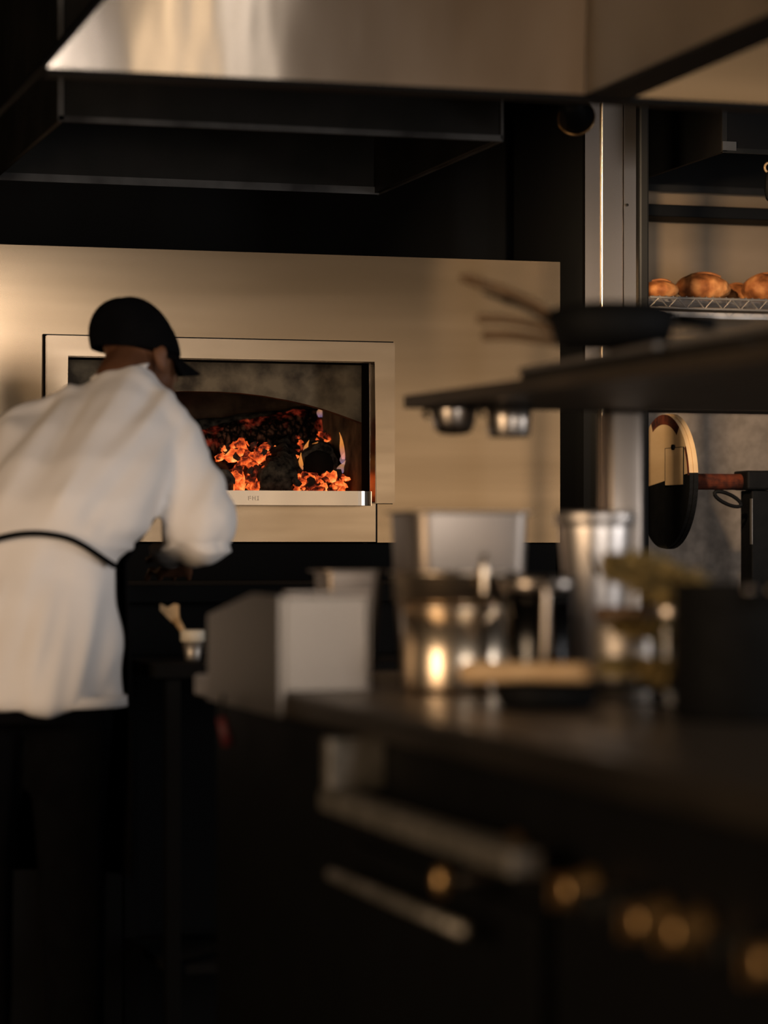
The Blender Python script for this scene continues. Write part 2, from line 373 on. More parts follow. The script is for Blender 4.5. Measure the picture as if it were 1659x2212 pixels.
def log_thing(label, a, b, r, m, core=None, **k):
    t = thing('firewood_log', ((a+b)/2).to_tuple()[:2]+(CZ,), label, 'log', 'logs burning in the oven')
    bk = build('bark', log_mesh(nb(), a, b, r, **k), m, t, True)
    if core:
        d = (a-b).normalized(); o = build('burnt_end', log_mesh(nb(), a+d*.012, a-d*.01, r*.74, n=2, amp=.2, seed=9), core, t, True)
    return t
log_thing('long charred log glowing in cracks across the back of the fire', on_y(400, 985, 7.62), on_y(745, 918, 7.66), .066, 'ember_log', seed=2, n=26, amp=.20)
log_thing('black topmost log lying behind the glowing one', on_y(420, 945, 7.72), on_y(735, 905, 7.74), .05, 'char', seed=5, n=20)
log_thing('round black log with its burnt end facing out', on_y(688, 1006, 7.34), on_y(676, 985, 7.60), .056, 'char', 'soot', seed=3, amp=.2)
log_thing('black split log with cracked face in the middle of the embers', on_y(602, 1034, 7.26), on_y(616, 985, 7.54), .050, 'char', seed=8, amp=.45)
log_thing('short black log lowest beside the white sleeve', on_y(480, 1042, 7.32), on_y(466, 1022, 7.52), .036, 'char', seed=11)
def coal(px, py, Y, r, m, i, label):
    bm = nb(); blob(bm, on_y(px, py, Y), (r*rng.uniform(.7, 1.5), r, r*rng.uniform(.6, 1.1)), 2, .9, 1.3, i, Matrix.Rotation(rng.uniform(0, 3), 3, 'Y'))
    tag(build('ember', bm, m, None, False), label, 'ember', 'embers heaped in the oven')
k = 0
for px0, px1, py0, py1, Y0, Y1, n, r0, r1, lb in (
        (500, 580, 960, 1062, 7.30, 7.44, 60, .009, .021, 'glowing orange ember heaped between sleeve and middle log'),
        (640, 742, 1028, 1066, 7.24, 7.32, 44, .008, .019, 'glowing orange ember heaped under the round log end'),
        (638, 664, 965, 1035, 7.38, 7.46, 18, .008, .018, 'glowing orange ember stacked between the two front logs'),
        (470, 620, 965, 990, 7.46, 7.53, 40, .007, .015, 'dull red ember under the long back log'),
        (640, 745, 942, 968, 7.50, 7.57, 18, .006, .013, 'dull red ember behind the round log end')):
    for j in range(n):
        t = (j+rng.uniform(.2, .8))/n
        coal(px0+(px1-px0)*t, rng.uniform(py0, py1), rng.uniform(Y0, Y1), rng.uniform(r0, r1), 'ember_hot' if k % 4 else 'ember_dim', k, lb); k += 1
bed = nb(); NXE = 46
vs = {}
for i in range(NXE):
    for j in range(14):
        x = il-.1+(jx-il+.1)*i/(NXE-1); y = 7.22+.55*j/13
        vs[i, j] = bed.verts.new((x, y, CZ+.008+.03*abs(noise.noise(Vector((x*14, y*14, 2))))+(.015 if y > 7.3 else 0)))
for i in range(NXE-1):
    for j in range(13): bed.faces.new((vs[i, j], vs[i+1, j], vs[i+1, j+1], vs[i, j+1]))
o = build('ash_bed', bed, 'ember_dim'); tag(o, 'bed of ash and small embers on the oven hearth', 'ash', kind='stuff')
def flame(label, base, h, w, m, lean=0.0, seed=0):
    bm = nb(); n = 10; rings = []; p0 = Vector(base)
    for i in range(n+1):
        t = i/n; r = w*math.sin(math.pi*min(1, t*.85+.15))**.9*(1-t)**.45+.0006
        c = p0+Vector((lean*t*t*h + .15*w*math.sin(t*7+seed), 0, t*h))
        rings.append([bm.verts.new(c+Vector((r*math.cos(a*math.pi/5), .45*r*math.sin(a*math.pi/5), 0))) for a in range(10)])
    for x, y in zip(rings, rings[1:]):
        for k in range(10): bm.faces.new((x[k], x[(k+1) % 10], y[(k+1) % 10], y[k]))
    o = build('flame', bm, m, None, True); tag(o, label, 'flame', 'flames in the oven')
flame('small violet and orange flame highest, under the arch', on_y(692, 901, 7.6), .036, .014, 'flame_violet', .35, 1)
flame('upright orange flame beside the round burnt log end', on_y(741, 992, 7.34), .075, .008, 'flame_orange', -.15, 2)
flame('low violet flame licking the oven side wall', on_y(745, 1003, 7.36), .05, .016, 'flame_violet', .2, 3)
flame('broad orange flame between the two black logs', on_y(646, 1036, 7.34), .075, .012, 'flame_orange', .1, 4)
flame('thin pale flame on top of the round log', on_y(682, 968, 7.45), .018, .026, 'flame_orange', .5, 5)
flame('short orange flame rising left of the round log end', on_y(660, 985, 7.40), .045, .009, 'flame_orange', .2, 7)
flame('small violet flame at the foot of the side wall', on_y(735, 1022, 7.28), .035, .012, 'flame_violet', .4, 8)
flame('tiny pale flame over the middle embers', on_y(598, 985, 7.5), .016, .018, 'flame_orange', .5, 6)

# ------------------------------------------------------------------ hood over the oven
def hood_box(root, x0, x1, y0, y1, z0, z1, rim=.016, pm='dark_steel', em='edge_steel'):
    t = .012
    build('side_panel', box(nb(), x0, x1, y0, y0+t, z0, z1), pm, root)
    build('side_panel', box(nb(), x1-t, x1, y0+t, y1, z0, z1), pm, root)
    build('side_panel', box(nb(), x0, x0+t, y0+t, y1, z0, z1), pm, root)
    build('back_panel', box(nb(), x0+t, x1-t, y1-t, y1, z0, z1), pm, root)
    build('top_panel', box(nb(), x0, x1, y0, y1, z1, z1+t), pm, root)
    build('rim', box(nb(), x0-.002, x1+.002, y0-.004, y0-.0005, z0-.004, z0+rim*.6), em, root)
    build('rim', box(nb(), x1+.0005, x1+.004, y0, y1, z0-.004, z0+rim*.45), em, root)
    build('rim', box(nb(), x0, x1, y1-t-.008, y1-t-.0005, z0-.004, z0+rim), em, root)
    build('corner_edge', box(nb(), x1-.002, x1+.004, y0-.004, y0+.002, z0, z1), em, root)
    build('corner_edge', box(nb(), x0-.004, x0+.010, y0-.004, y0+.002, z0, z1), em, root)
p = on_y(1083, 302, 5.974); q = on_y(128, 0, 5.974)
hd = thing('oven_hood', (1.55, 6.5, p.z), 'black box-shaped extractor hood hanging over the wood-fired oven', 'hood')
hood_box(hd, q.x, p.x, 5.974, 6.99, p.z, 2.75)
for k in range(4):
    x = q.x+.06+k*.24; build('filter', box(nb(), x, x+.225, 6.1, 6.9, p.z+.18, p.z+.21, .004), 'dark_steel', hd)
# second hood over the bread corner
p2 = on_y(1562, 327, 6.75)
h2 = thing('corner_hood', (3.3, 7.2, p2.z), 'small black hood over the bread shelf beside the steel column', 'hood')
hood_box(h2, p2.x, 4.1, 6.75, 7.55, p2.z, 2.75, .016, 'black_metal', 'dark_steel')
build('corner_bracket', box(nb(), p2.x-.004, p2.x+.035, 6.742, 6.746, p2.z+.002, p2.z+.026), 'edge_steel', h2)

# ------------------------------------------------------------------ island exhaust hood (sheet steel)
HY = 4.87
a0 = on_y(103, 152, HY); a1 = on_y(1265, 204, HY); HZ = a1.z
ih = thing('island_hood', (1.9, HY, HZ), 'large folded sheet-steel exhaust hood over the cookline', 'hood')
bm = nb()
prism(bm, [Vector((a0.x, HY, HZ)), Vector((a1.x-.002, HY, HZ)), Vector((a1.x-.002, HY-.055, 2.75)), Vector((a0.x+.62, HY-.055, 2.75))], (0, .012, 0))
build('end_sheet', bm, 'hood_steel', ih)
bm = nb(); prism(bm, [Vector((a1.x+.004, HY, HZ)), Vector((3.6, HY, HZ)), Vector((3.6, HY-.055, 2.75)), Vector((a1.x+.004, HY-.055, 2.75))], (0, .012, 0))
build('end_sheet', bm, 'oven_steel', ih)
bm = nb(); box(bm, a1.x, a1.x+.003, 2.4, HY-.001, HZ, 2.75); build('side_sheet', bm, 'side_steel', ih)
bm = nb(); box(bm, a1.x, a1.x+.085, 2.4, HY-.001, HZ-.008, HZ-.0005); build('bottom_flange', bm, 'black_metal', ih)  # coloured black for the shade on its downward-facing underside
bm = nb(); box(bm, a0.x, 3.6, HY-.002, HY+.05, HZ-.010, HZ-.0005); build('bottom_flange', bm, 'black_metal', ih)
bm = nb(); prism(bm, [Vector((a0.x, HY+.012, HZ)), Vector((a0.x+.62, HY+.012, 2.75)), Vector((a0.x+.62, HY+.7, 2.75)), Vector((a0.x, HY+.7, HZ))], (-.006, 0, .004))
build('end_return', bm, 'black_metal', ih)
bm = nb(); box(bm, a0.x+.62, 3.6, 2.4, HY+.7, 2.752, 2.77); build('top_sheet', bm, 'black_metal', ih)
bl = thing('hood_lamp', (1.95, 4.0, 2.55), 'round dark lamp cover set on the hood side sheet', 'lamp')
c = Vector((a1.x, 3.98, 2.44)); bm = nb(); lathe(bm, [(.055, -.002), (.055, -.02), (.04, -.04), (.0, -.045)], c, 'x', 24); build('cover', bm, 'black_metal', bl, True)
bm = nb(); lathe(bm, [(.065, -.001), (.065, -.008), (.056, -.008)], c, 'x', 24); build('base', bm, 'black_metal', bl)

sl = thing('spot_lamp', (2.17, 5.80, 2.10), 'small dark spot lamp with brass rim right of the oven hood', 'lamp')  # lamp body added to carry the light on niche and wheel
ax_ = (Vector((3.05, 7.4, 1.65))-Vector((2.20, 5.84, 2.11))).normalized(); e = Vector((2.20, 5.84, 2.11))
build('housing', tube(nb(), [e-ax_*.10, e-ax_*.09, e-ax_*.03, e-ax_*.012], [.015, .028, .036, .040], 20), 'black_metal', sl, True)
rq = ax_.to_track_quat('Z', 'Y')
build('rim', tube(nb(), [e-ax_*.010+rq @ Vector((.041*math.cos(k*math.pi/12), .041*math.sin(k*math.pi/12), 0)) for k in range(24)], .003, 6, True), 'knob', sl, True)
build('arm', tube(nb(), [(p.x-.001, 6.05, 2.22), (2.14, 5.90, 2.22), e-ax_*.095], .006, 8), 'black_metal', sl, True)

# ------------------------------------------------------------------ steel column, dark post, right-hand niche
cx0, cx1 = on_y(1264, 0, 7.0).x, on_y(1374, 0, 7.0).x
sx1 = on_y(1346, 0, 7.0).x; sx0 = on_y(1298, 0, 7.0).x
cl = thing('clad_column', ((cx0+cx1)/2, 7.1, 0), 'column clad in folded steel sheets right of the oven', 'column')
build('cladding_sheet', box(nb(), cx0, sx0-.001, 7.0, 7.02, 1.53, 2.75), 'column_steel', cl)
build('cladding_sheet', box(nb(), sx0+.007, sx1-.001, 7.0, 7.02, .0, 2.75), 'column_steel', cl)
build('cladding_sheet', box(nb(), sx1+.001, cx1, 6.996, 7.02, .0, 2.75), 'column_steel', cl)
build('seam_strip', box(nb(), sx0, sx0+.006, 6.994, 7.02, .0, 2.75, .002), 'pot_steel', cl)
build('core', box(nb(), cx0+.004, cx1-.004, 7.022, 7.6, 0, 2.75), 'black', cl)
bm = nb(); lathe(bm, [(.004, 0), (.004, -.004), (0, -.005)], on_y(1354, 443, 6.996), 'y', 12); build('screw', bm, 'iron', cl)
dp = on_y(1389, 0, 6.6)
o = build('shelf_upright', box(nb(), dp.x-.014, dp.x+.014, 6.59, 6.62, 0, 2.6, .006), 'black_metal'); tag(o, 'slim black upright post beside the steel column', 'post')
nx0, nx1 = on_y(1380, 0, 7.6).x-.1, 4.3
o = build('niche_panel', box(nb(), nx0, nx1, 7.6, 7.63, 1.55, 2.75), 'niche_wall'); tag(o, 'brown steel wall panel behind the bread', 'panel')
zg = on_y(1580, 893, 7.6).z
o = build('niche_panel', box(nb(), nx0, nx1, 7.6, 7.63, .0, zg), 'galv'); tag(o, 'speckled grey metal panel behind the round disc', 'panel')
zb0, zb1 = on_y(1530, 471, 7.45).z, on_y(1530, 445, 7.45).z
o = build('wall_bar', box(nb(), nx0, nx1, 7.45, 7.59, zb0, zb1, .003), 'black_metal'); tag(o, 'black horizontal bar across the wall above the bread', 'shelf')
# wire shelf
WY = 7.22
wz = on_y(1520, 645, WY).z; wz0 = on_y(1520, 667, WY).z
wsf = thing('wire_shelf', (3.3, 7.4, wz0), 'chrome wire shelf with zigzag edge under the bread', 'shelf')
wx0, wx1 = on_y(1404, 0, WY).x, 4.0
build('edge_wire', tube(nb(), [(wx0, WY, wz), (wx1, WY, wz)], .0035, 8), 'dull_steel', wsf)
build('edge_wire', tube(nb(), [(wx0, WY, wz0), (wx1, WY, wz0)], .0035, 8), 'dull_steel', wsf)
zz = [(wx0+i*.028, WY, wz if i % 2 else wz0) for i in range(int((wx1-wx0)/.028))]
build('zigzag_wire', tube(nb(), zz, .0022, 6), 'dull_steel', wsf)
for i in range(8):
    y = WY+.015+i*.045; build('deck_wire', tube(nb(), [(wx0, y, wz), (wx1, y, wz)], .002, 6), 'dull_steel', wsf)
bm = nb()
for i in range(60): tube(bm, [(wx0+.01+i*.0205, WY, wz+.004), (wx0+.01+i*.0205, 7.57, wz+.004)], .0016, 5)
build('cross_wires', bm, 'rail_steel', wsf)
o = build('shelf_strip', box(nb(), nx0, nx1, 7.3, 7.32, on_y(1520, 689, 7.3).z, on_y(1520, 674, 7.3).z, .002), 'dull_steel'); tag(o, 'thin grey metal strip running just below the wire shelf', 'strip')
def loaf(label, px, py, Y, w, h, seed, dep=.06):
    c = on_y(px, py, Y); c.z = wz+.006+h*.86
    t = thing('bread_loaf', (c.x, c.y, wz+.006), label, 'bread', 'loaves on the wire shelf')
    bm = nb(); blob(bm, (0, 0, 0), (w, dep, h), 5, 0, 1, seed)
    for v in bm.verts:
        n = v.co.copy(); u = n.x/w
        ridge = .10*math.exp(-((n.y+.010-.012*math.sin(u*2))/.010)**2)*(1-u*u) if n.z > 0 else 0
        k = 1+.10*noise.noise(n*18+Vector((seed*3, 0, 0)))+.04*noise.noise(n*60+Vector((seed, 2, 0)))+ridge
        v.co = Vector((n.x*k, n.y*k, max(n.z*k, -h*.86)))+c
    build('crust', bm, 'crust', t, True)
    bm = nb(); tube(bm, curve_pts([c+Vector((w*.75*u, -.012-.008*math.cos(u*2), h*math.sqrt(max(0, 1-u*u*.60))*1.04)) for u in (-.7, -.35, 0, .4, .8)], 6), .0035, 6)
    build('score_ridge', bm, 'crust', t, True)
loaf('round bread loaf half hidden by the black post', 1424, 625, 7.34, .052, .029, 1)
loaf('large oval bread loaf in the middle of the shelf', 1518, 616, 7.32, .084, .040, 2)
loaf('small bread loaf tucked behind the two large ones', 1588, 624, 7.46, .05, .033, 3, .045)
loaf('dark-bottomed bread loaf at the right frame edge', 1654, 614, 7.33, .07, .043, 4)
# black hanging thing at the frame edge
o = thing('hanging_tool', on_y(1660, 440, 7.0).to_tuple(), 'black iron tool with a copper hook hanging at the frame edge', 'tool')
bm = nb(); c = on_y(1664, 400, 7.0); blob(bm, c, (.018, .012, .05), 3, .25, 3, 4); build('body', bm, 'iron', o, True)
bm = nb(); tube(bm, [on_y(1660+8*math.cos(a), 362-10*math.sin(a), 6.99) for a in [k*math.pi/8 for k in range(-4, 12)]], .0035, 8); build('hook', bm, 'brass', o, True)

# round disc on an axle
dc = on_y(1441, 1040, 7.2)
dk = thing('grill_wheel', (dc.x, dc.y, dc.z-.19), 'round metal wheel with rusty upper half on a horizontal axle', 'wheel')
DR = .192
def half(bm, a0_, a1_, r, x0, x1, n=28, rin=0.0):
    pts = [Vector((dc.x+x0, dc.y+r*math.cos(a0_+(a1_-a0_)*k/n), dc.z+r*math.sin(a0_+(a1_-a0_)*k/n))) for k in range(n+1)]
    if rin: pts += [Vector((dc.x+x0, dc.y+rin*math.cos(a1_+(a0_-a1_)*k/n), dc.z+rin*math.sin(a1_+(a0_-a1_)*k/n))) for k in range(n+1)]
    return prism(bm, pts, (x1-x0, 0, 0))
th = math.radians(6)
build('upper_half', half(nb(), -th, math.pi-th, DR-.002, -.012, .0), 'brass', dk)  # tan upper and black lower halves paint a reflection into the disc
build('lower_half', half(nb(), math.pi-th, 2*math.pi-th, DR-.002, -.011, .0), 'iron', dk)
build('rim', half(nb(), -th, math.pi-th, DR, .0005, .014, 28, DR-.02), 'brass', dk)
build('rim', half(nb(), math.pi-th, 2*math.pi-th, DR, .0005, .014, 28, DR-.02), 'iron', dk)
build('rust_edge', half(nb(), math.radians(62), math.radians(128), DR-.0025, -.0128, -.0121, 16, DR-.030), 'rust', dk)
build('rust_edge', half(nb(), math.radians(150), math.radians(176), DR-.0025, -.0128, -.0121, 12, DR-.014), 'rust', dk)
bm = nb(); xx = dc.x-.0145; box(bm, xx, dc.x-.0122, dc.y-.150, dc.y-.020, dc.z-.012, dc.z+.092, .001); pl = build('patch_plate', bm, 'brass', dk)
bm = nb(); xx = dc.x-.0147
for y0, y1, z0, z1 in [(dc.y-.152, dc.y-.150, dc.z-.013, dc.z+.093), (dc.y-.020, dc.y-.018, dc.z-.013, dc.z+.093), (dc.y-.15, dc.y-.02, dc.z+.092, dc.z+.0935), (dc.y-.15, dc.y-.02, dc.z-.0135, dc.z-.012)]: box(bm, xx, dc.x-.0121, y0, y1, z0, z1)
build('plate_edge', bm, 'iron', pl)
bm = nb(); lathe(bm, [(.008, 0), (.008, -.006), (0, -.006)], (dc.x-.0145, dc.y-.085, dc.z+.094), 'x', 14); build('bolt', bm, 'iron', dk)
bm = nb(); lathe(bm, [(.023, .0225), (.023, .36), (.018, .36)], dc, 'x', 20); build('axle', bm, 'rust', dk, False)
ap = on_y(1620, 1040, 7.2)
br = thing('axle_stand', (ap.x, 7.2, .0), 'dark metal bracket post carrying the wheel axle', 'bracket')
build('upright', box(nb(), ap.x-.012, ap.x+.06, 7.16, 7.24, .0, ap.z-.026, .004), 'iron', br)
build('bearing_block', box(nb(), ap.x-.03, ap.x+.055, 7.15, 7.25, ap.z-.025, ap.z+.03, .006), 'iron', br)
rc = on_y(1572, 1078, 7.14)
bm = nb(); tube(bm, [rc+Vector((.040*math.cos(a)-.008*math.sin(a), 0, .018*math.sin(a)-.012*math.cos(a))) for a in [2*math.pi*k/20 for k in range(20)]], .0055, 8, True)
build('ring_handle', bm, 'iron', br, True)
build('edge_trim', box(nb(), ap.x-.0135, ap.x-.0125, 7.155, 7.17, ap.z-.18, ap.z-.05), 'dull_steel', br)

# ------------------------------------------------------------------ cookline range (foreground)
CT = .91; RX = 1.07; RY1 = 4.78
rg = thing('cooking_range', (1.7, 3.0, 0), 'long dark steel cooking range with rail and knobs along the aisle', 'range')
build('counter_top', box(nb(), RX, 2.25, .9, RY1, CT-.04, CT, .006), 'counter_top', rg)
build('body', box(nb(), RX+.035, 2.22, .95, RY1-.03, .12, CT-.042), 'black_metal', rg)
build('kick_plate', box(nb(), RX+.08, 2.18, 1.0, RY1-.06, 0, .118), 'black', rg)
ry0, ry1 = pt(1130, 0, 3.08).y, pt(712, 0, 3.87).y
rl = build('front_rail', box(nb(), RX-.055, RX-.012, ry0, ry1, .765, .795, .006), 'rail_steel', rg); tag(rl, 'pale worn steel rail')
build('rail_bracket', box(nb(), RX-.050, RX+.034, ry1-.038, ry1-.004, .796, .868, .004), 'rail_steel', rg)
build('rail_bracket', box(nb(), RX-.012, RX+.034, ry0+.05, ry0+.08, .768, .790, .003), 'dark_steel', rg)
hb = build('door_handle', tube(nb(), [(RX-.035, pt(1005, 0, 3.29).y, .674), (RX-.035, ry1, .674)], .009, 12), 'rail_steel', rg, True)
for y in (pt(1005, 0, 3.29).y+.03, ry1-.05): build('handle_post', box(nb(), RX-.035, RX+.02, y-.008, y+.008, .668, .680), 'dark_steel', rg)
build('oven_door', box(nb(), RX+.012, RX+.034, pt(1005, 0, 3.29).y-.12, ry1+.1, .2, .71, .004), 'black_metal', rg)
def knob(y, z, m, s=1.0):
    c = Vector((RX+.034, y, z)); bm = nb(); lathe(bm, [(.027*s, 0), (.027*s, -.010), (.021*s, -.014), (.019*s, -.040), (.016*s, -.044), (0, -.044)], c, 'x', 24)
    k = build('control_knob', bm, m, rg, True)
    build('knob_grip', box(nb(), c.x-.056, c.x-.0445, y-.005, y+.005, z-.018*s, z+.018*s, .003), m, k)
for px, dz in ((1000, .02), (1155, .005), (1210, 0), (1262, 0), (1305, -.002), (1380, 0), (1480, 0), (1565, .0), (1640, 0)):
    r = ray(px, 0); knob(1.03*r.y/r.x, .748+dz, 'knob' if px in (1000, 1305, 1380, 1565, 1155) else 'dark_steel')
bm = nb(); r = ray(958, 0); c = Vector((1.02, 1.02*r.y/r.x, .73)); blob(bm, c, (.014, .014, .020), 3); build('gas_tap', bm, 'knob', rg, True)
build('gas_tap_stem', tube(nb(), [c+Vector((.0, 0, 0)), c+Vector((.09, 0, .005))], .006, 8), 'steel', rg, True)

# folded-steel box unit at the far end of the range
un = thing('splash_unit', (1.15, 4.35, CT), 'pale steel splash box with sloping top at the range end', 'unit')
u0, u1, uy = RX-.012, 1.205, 4.12
prof = [Vector((u0, uy, .872)), Vector((u0, uy, 1.06)), Vector((u0, 4.30, 1.062)), Vector((u0, 4.62, 1.02)), Vector((u0, 4.62, .872))]
bm = nb(); prism(bm, prof, (.008, 0, 0)); build('side_sheet', bm, 'unit_steel', un)
bm = nb(); box(bm, u0+.009, u1, uy, uy+.008, CT+.001, 1.06, .002); build('front_sheet', bm, 'unit_steel', un)
bm = nb(); box(bm, u0+.009, u1, uy-.006, uy+.012, 1.0605, 1.068, .002); build('rolled_edge', bm, 'matt_steel', un)
bm = nb(); prism(bm, [Vector((u1, uy, CT+.001)), Vector((u1, uy, 1.06)), Vector((u1, 4.30, 1.062)), Vector((u1, 4.62, 1.02)), Vector((u1, 4.62, CT+.001))], (-.006, 0, 0)); build('side_sheet', bm, 'unit_steel', un)
bm = nb(); box(bm, u0+.009, u1-.007, 4.612, 4.62, CT+.001, 1.02); build('back_sheet', bm, 'unit_steel', un)
rt = thing('hanging_tongs', (RX-.03, 4.5, .8), 'small dark red handled tool hanging from the splash box side', 'tool')
c = pt(486, 1580, 4.55); d = (pt(478, 1550, 4.55)-c)
bm = nb(); tube(bm, [c-d, c+d], [.011, .008], 10); build('handle', bm, 'red', rt, True)
bm = nb(); tube(bm, [c+d, pt(482, 1500, 4.55)], .003, 6); build('wire_loop', bm, 'dark_steel', rt, True)

# ------------------------------------------------------------------ vessels on the range
def deep_pan(name, label, x0, x1, y0, y1, z0, z1, m='matt_steel', lip=.012, group=None, rad=.03, taper=.01):
    t = thing(name, ((x0+x1)/2, (y0+y1)/2, z0), label, 'pan', group)
    def ring(o, z, r):
        pts = []; a0x, a1x, a0y, a1y = x0-o, x1+o, y0-o, y1+o
        for cx, cy, st in ((a1x-r, a1y-r, 0), (a0x+r, a1y-r, 90), (a0x+r, a0y+r, 180), (a1x-r, a0y+r, 270)):
            for k in range(7): a = math.radians(st+k*15); pts.append(Vector((cx+r*math.cos(a), cy+r*math.sin(a), z)))
        return pts
    secs = [ring(-taper-.012, z0, rad), ring(-taper-.003, z0+.004, rad), ring(-taper, z0+.015, rad), ring(0, z1-.006, rad), ring(0, z1-.003, rad), ring(-.004, z1-.003, rad), ring(-taper-.006, z0+.012, rad)]
    bm = nb(); R_ = [[bm.verts.new(p) for p in s] for s in secs]
    for a, b in zip(R_, R_[1:]):
        for k in range(len(a)): bm.faces.new((a[k], a[(k+1) % len(a)], b[(k+1) % len(a)], b[k]))
    bm.faces.new(R_[0][::-1]); bm.faces.new(R_[-1])
    build('body', bm, m, t, True)
    bm = nb(); rr = [ring(.0005, z1-.004, rad), ring(lip, z1-.002, rad+lip), ring(lip, z1, rad+lip), ring(-.004, z1+.001, rad)]
    R_ = [[bm.verts.new(p) for p in s] for s in rr]; R_.append(R_[0])
    for a, b in zip(R_, R_[1:]):
        for k in range(len(a)): bm.faces.new((a[k], a[(k+1) % len(a)], b[(k+1) % len(a)], b[k]))
    build('lip', bm, m, t); return t
c = pt(902, 0, 4.6)
deep_pan('deep_steel_pan', 'tall rectangular steel food pan behind the round pot', c.x, c.x+.205, c.y, c.y+.18, CT, pt(0, 1104, 4.6).z)
c = pt(707, 0, 4.80)
deep_pan('small_steel_pan', 'small square steel pan behind the splash box', c.x, c.x+.105, c.y, c.y+.10, CT, pt(0, 1232, 4.8).z, rad=.015)

c = pt(985, 0, 4.25); c.z = CT
pot = thing('steel_pot', c.to_tuple(), 'shiny round steel pot with a wide collar on the range', 'pot')
ct = pt(0, 1236, 4.25).z; cb = pt(0, 1302, 4.25).z
bm = nb(); lathe(bm, [(0, 0), (.076, 0), (.082, .006), (.084, .012), (.085, cb-CT-.001), (.081, cb-CT-.001), (.080, .01), (0, .008)], c, seg=56); build('body', bm, 'pot_steel', pot, True)
bm = nb(); lathe(bm, [(.0855, cb-CT), (.097, cb-CT+.004), (.0985, ct-CT-.006), (.103, ct-CT-.002), (.103, ct-CT+.001), (.097, ct-CT+.001), (.0945, cb-CT+.008), (.083, cb-CT+.004), (.0855, cb-CT)], c, seg=56); build('collar', bm, 'pot_steel', pot, True)
bm = nb(); lathe(bm, [(.0845, 0), (.0865, .001), (.0865, .006), (.0845, .007)], c+Vector((0, 0, cb-CT-.012)), seg=56); build('bead', bm, 'pot_steel', pot, True)
# ladle hooked on the pot
ld = thing('steel_ladle', (c.x, c.y, CT+.01), 'steel ladle with hooked handle hanging over the pot rim', 'ladle')
da = RT*.040 - FW*.0925; hp = Vector((c.x+da.x, c.y+da.y, 0))
pth = curve_pts([hp+FW*.012*-1.2+Vector((0, 0, ct-.035)), hp-FW*.016+Vector((0, 0, ct-.005)), hp-FW*.012+Vector((0, 0, ct+.016)), hp+FW*.006+Vector((0, 0, ct+.024)), hp+FW*.030+Vector((0, 0, ct+.006)), hp+FW*.05+Vector((0, 0, ct-.05)), hp+FW*.065+Vector((0, 0, CT+.05))], 6)
bm = nb(); tube(bm, pth, .0055, 10); build('handle', bm, 'pot_steel', ld, True)
bm = nb(); lathe(bm, [(0, 0), (.018, .004), (.030, .018), (.032, .03), (.030, .03), (.028, .02), (.016, .007), (0, .003)], Vector((pth[-1].x, pth[-1].y, CT+.013)), seg=28); build('bowl', bm, 'pot_steel', ld, True)
# slim pot beside it, its shade and dark reflection put into the metal colour
c = pt(1163, 0, 4.12); c.z = CT
pot2 = thing('dark_pot', c.to_tuple(), 'slim dark metal pot right of the shiny pot', 'pot')
bm = nb(); lathe(bm, [(0, 0), (.046, 0), (.05, .006), (.052, .172), (.0485, .172), (.047, .01), (0, .008)], c, seg=44); build('body', bm, mat('dark_glossy_metal', (.06, .06, .06), .22, 1, (.04, .04, .04)), pot2, True)
bm = nb(); lathe(bm, [(.0525, .160), (.058, .164), (.058, .182), (.0525, .184), (.0490, .182), (.0490, .166), (.0525, .160)], c, seg=44); build('rim', bm, 'steel', pot2, True)
bm = nb(); tube(bm, curve_pts([c+RT*.006-FW*.060+Vector((0, 0, .178)), c+RT*.008-FW*.074+Vector((0, 0, .170)), c+RT*.008-FW*.078+Vector((0, 0, .14)), c+RT*.006-FW*.074+Vector((0, 0, .06)), c-FW*.055+Vector((0, 0, .03))], 8), .007, 10); build('handle', bm, 'steel', pot2, True)
# tapered bucket with thick rim
c = pt(1285, 0, 4.5); c.z = CT
bk = thing('steel_bucket', c.to_tuple(), 'pale tapered steel bucket with thick rolled rim', 'bucket')
tz = pt(0, 1108, 4.5).z-CT
bm = nb(); lathe(bm, [(0, 0), (.034, 0), (.037, .004), (.059, tz-.03), (.060, tz-.006), (.057, tz-.006), (.034, .008), (0, .008)], c, seg=48); build('body', bm, 'bucket_steel', bk, True)
bm = nb(); lathe(bm, [(.0605, tz-.022), (.0665, tz-.02), (.068, tz-.002), (.064, tz+.002), (.0585, tz), (.0585, tz-.02), (.0605, tz-.022)], c, seg=48); build('rim', bm, 'bucket_steel', bk, True)
bm = nb(); e = c-FW*.050+RT*(-.012)+Vector((0, 0, tz-.075)); tube(bm, [e+Vector((0, 0, .022)), e+RT*.003+Vector((0, 0, 0)), e+RT*.012-Vector((0, 0, .026))], .0055, 8); build('lug', bm, 'dark_steel', bk, True)  # dark reflection on the bucket front, put in as a small dark bar
# black skillet and pestle
c = pt(1180, 0, 3.86); c.z = CT
sk = thing('iron_skillet', c.to_tuple(), 'small black cast-iron skillet under the wooden pestle', 'skillet')
bm = nb(); lathe(bm, [(0, 0), (.060, 0), (.066, .004), (.076, .034), (.071, .034), (.062, .008), (0, .006)], c, seg=40); build('pan', bm, 'iron', sk, True)
bm = nb(); tube(bm, [c+RT*.072+Vector((0, 0, .028)), c+RT*.12+Vector((0, 0, .032)), c+RT*.19+Vector((0, 0, .034))], [.008, .007, .010], 10); build('handle', bm, 'iron', sk, True)
p0, p1 = pt(992, 1458, 3.88), pt(1285, 1466, 3.84)
p0.z = p1.z = CT+.034+.0165
ps = thing('wooden_pestle', ((p0+p1)/2).to_tuple(), 'pale wooden pestle lying across the black skillet', 'pestle')
pp = [p0.lerp(p1, t) for t in (0, .02, .07, .2, .5, .8, .95, 1)]
build('shaft', tube(nb(), pp, [.006, .012, .016, .0165, .014, .015, .015, .008], 16), 'wood', ps, True)
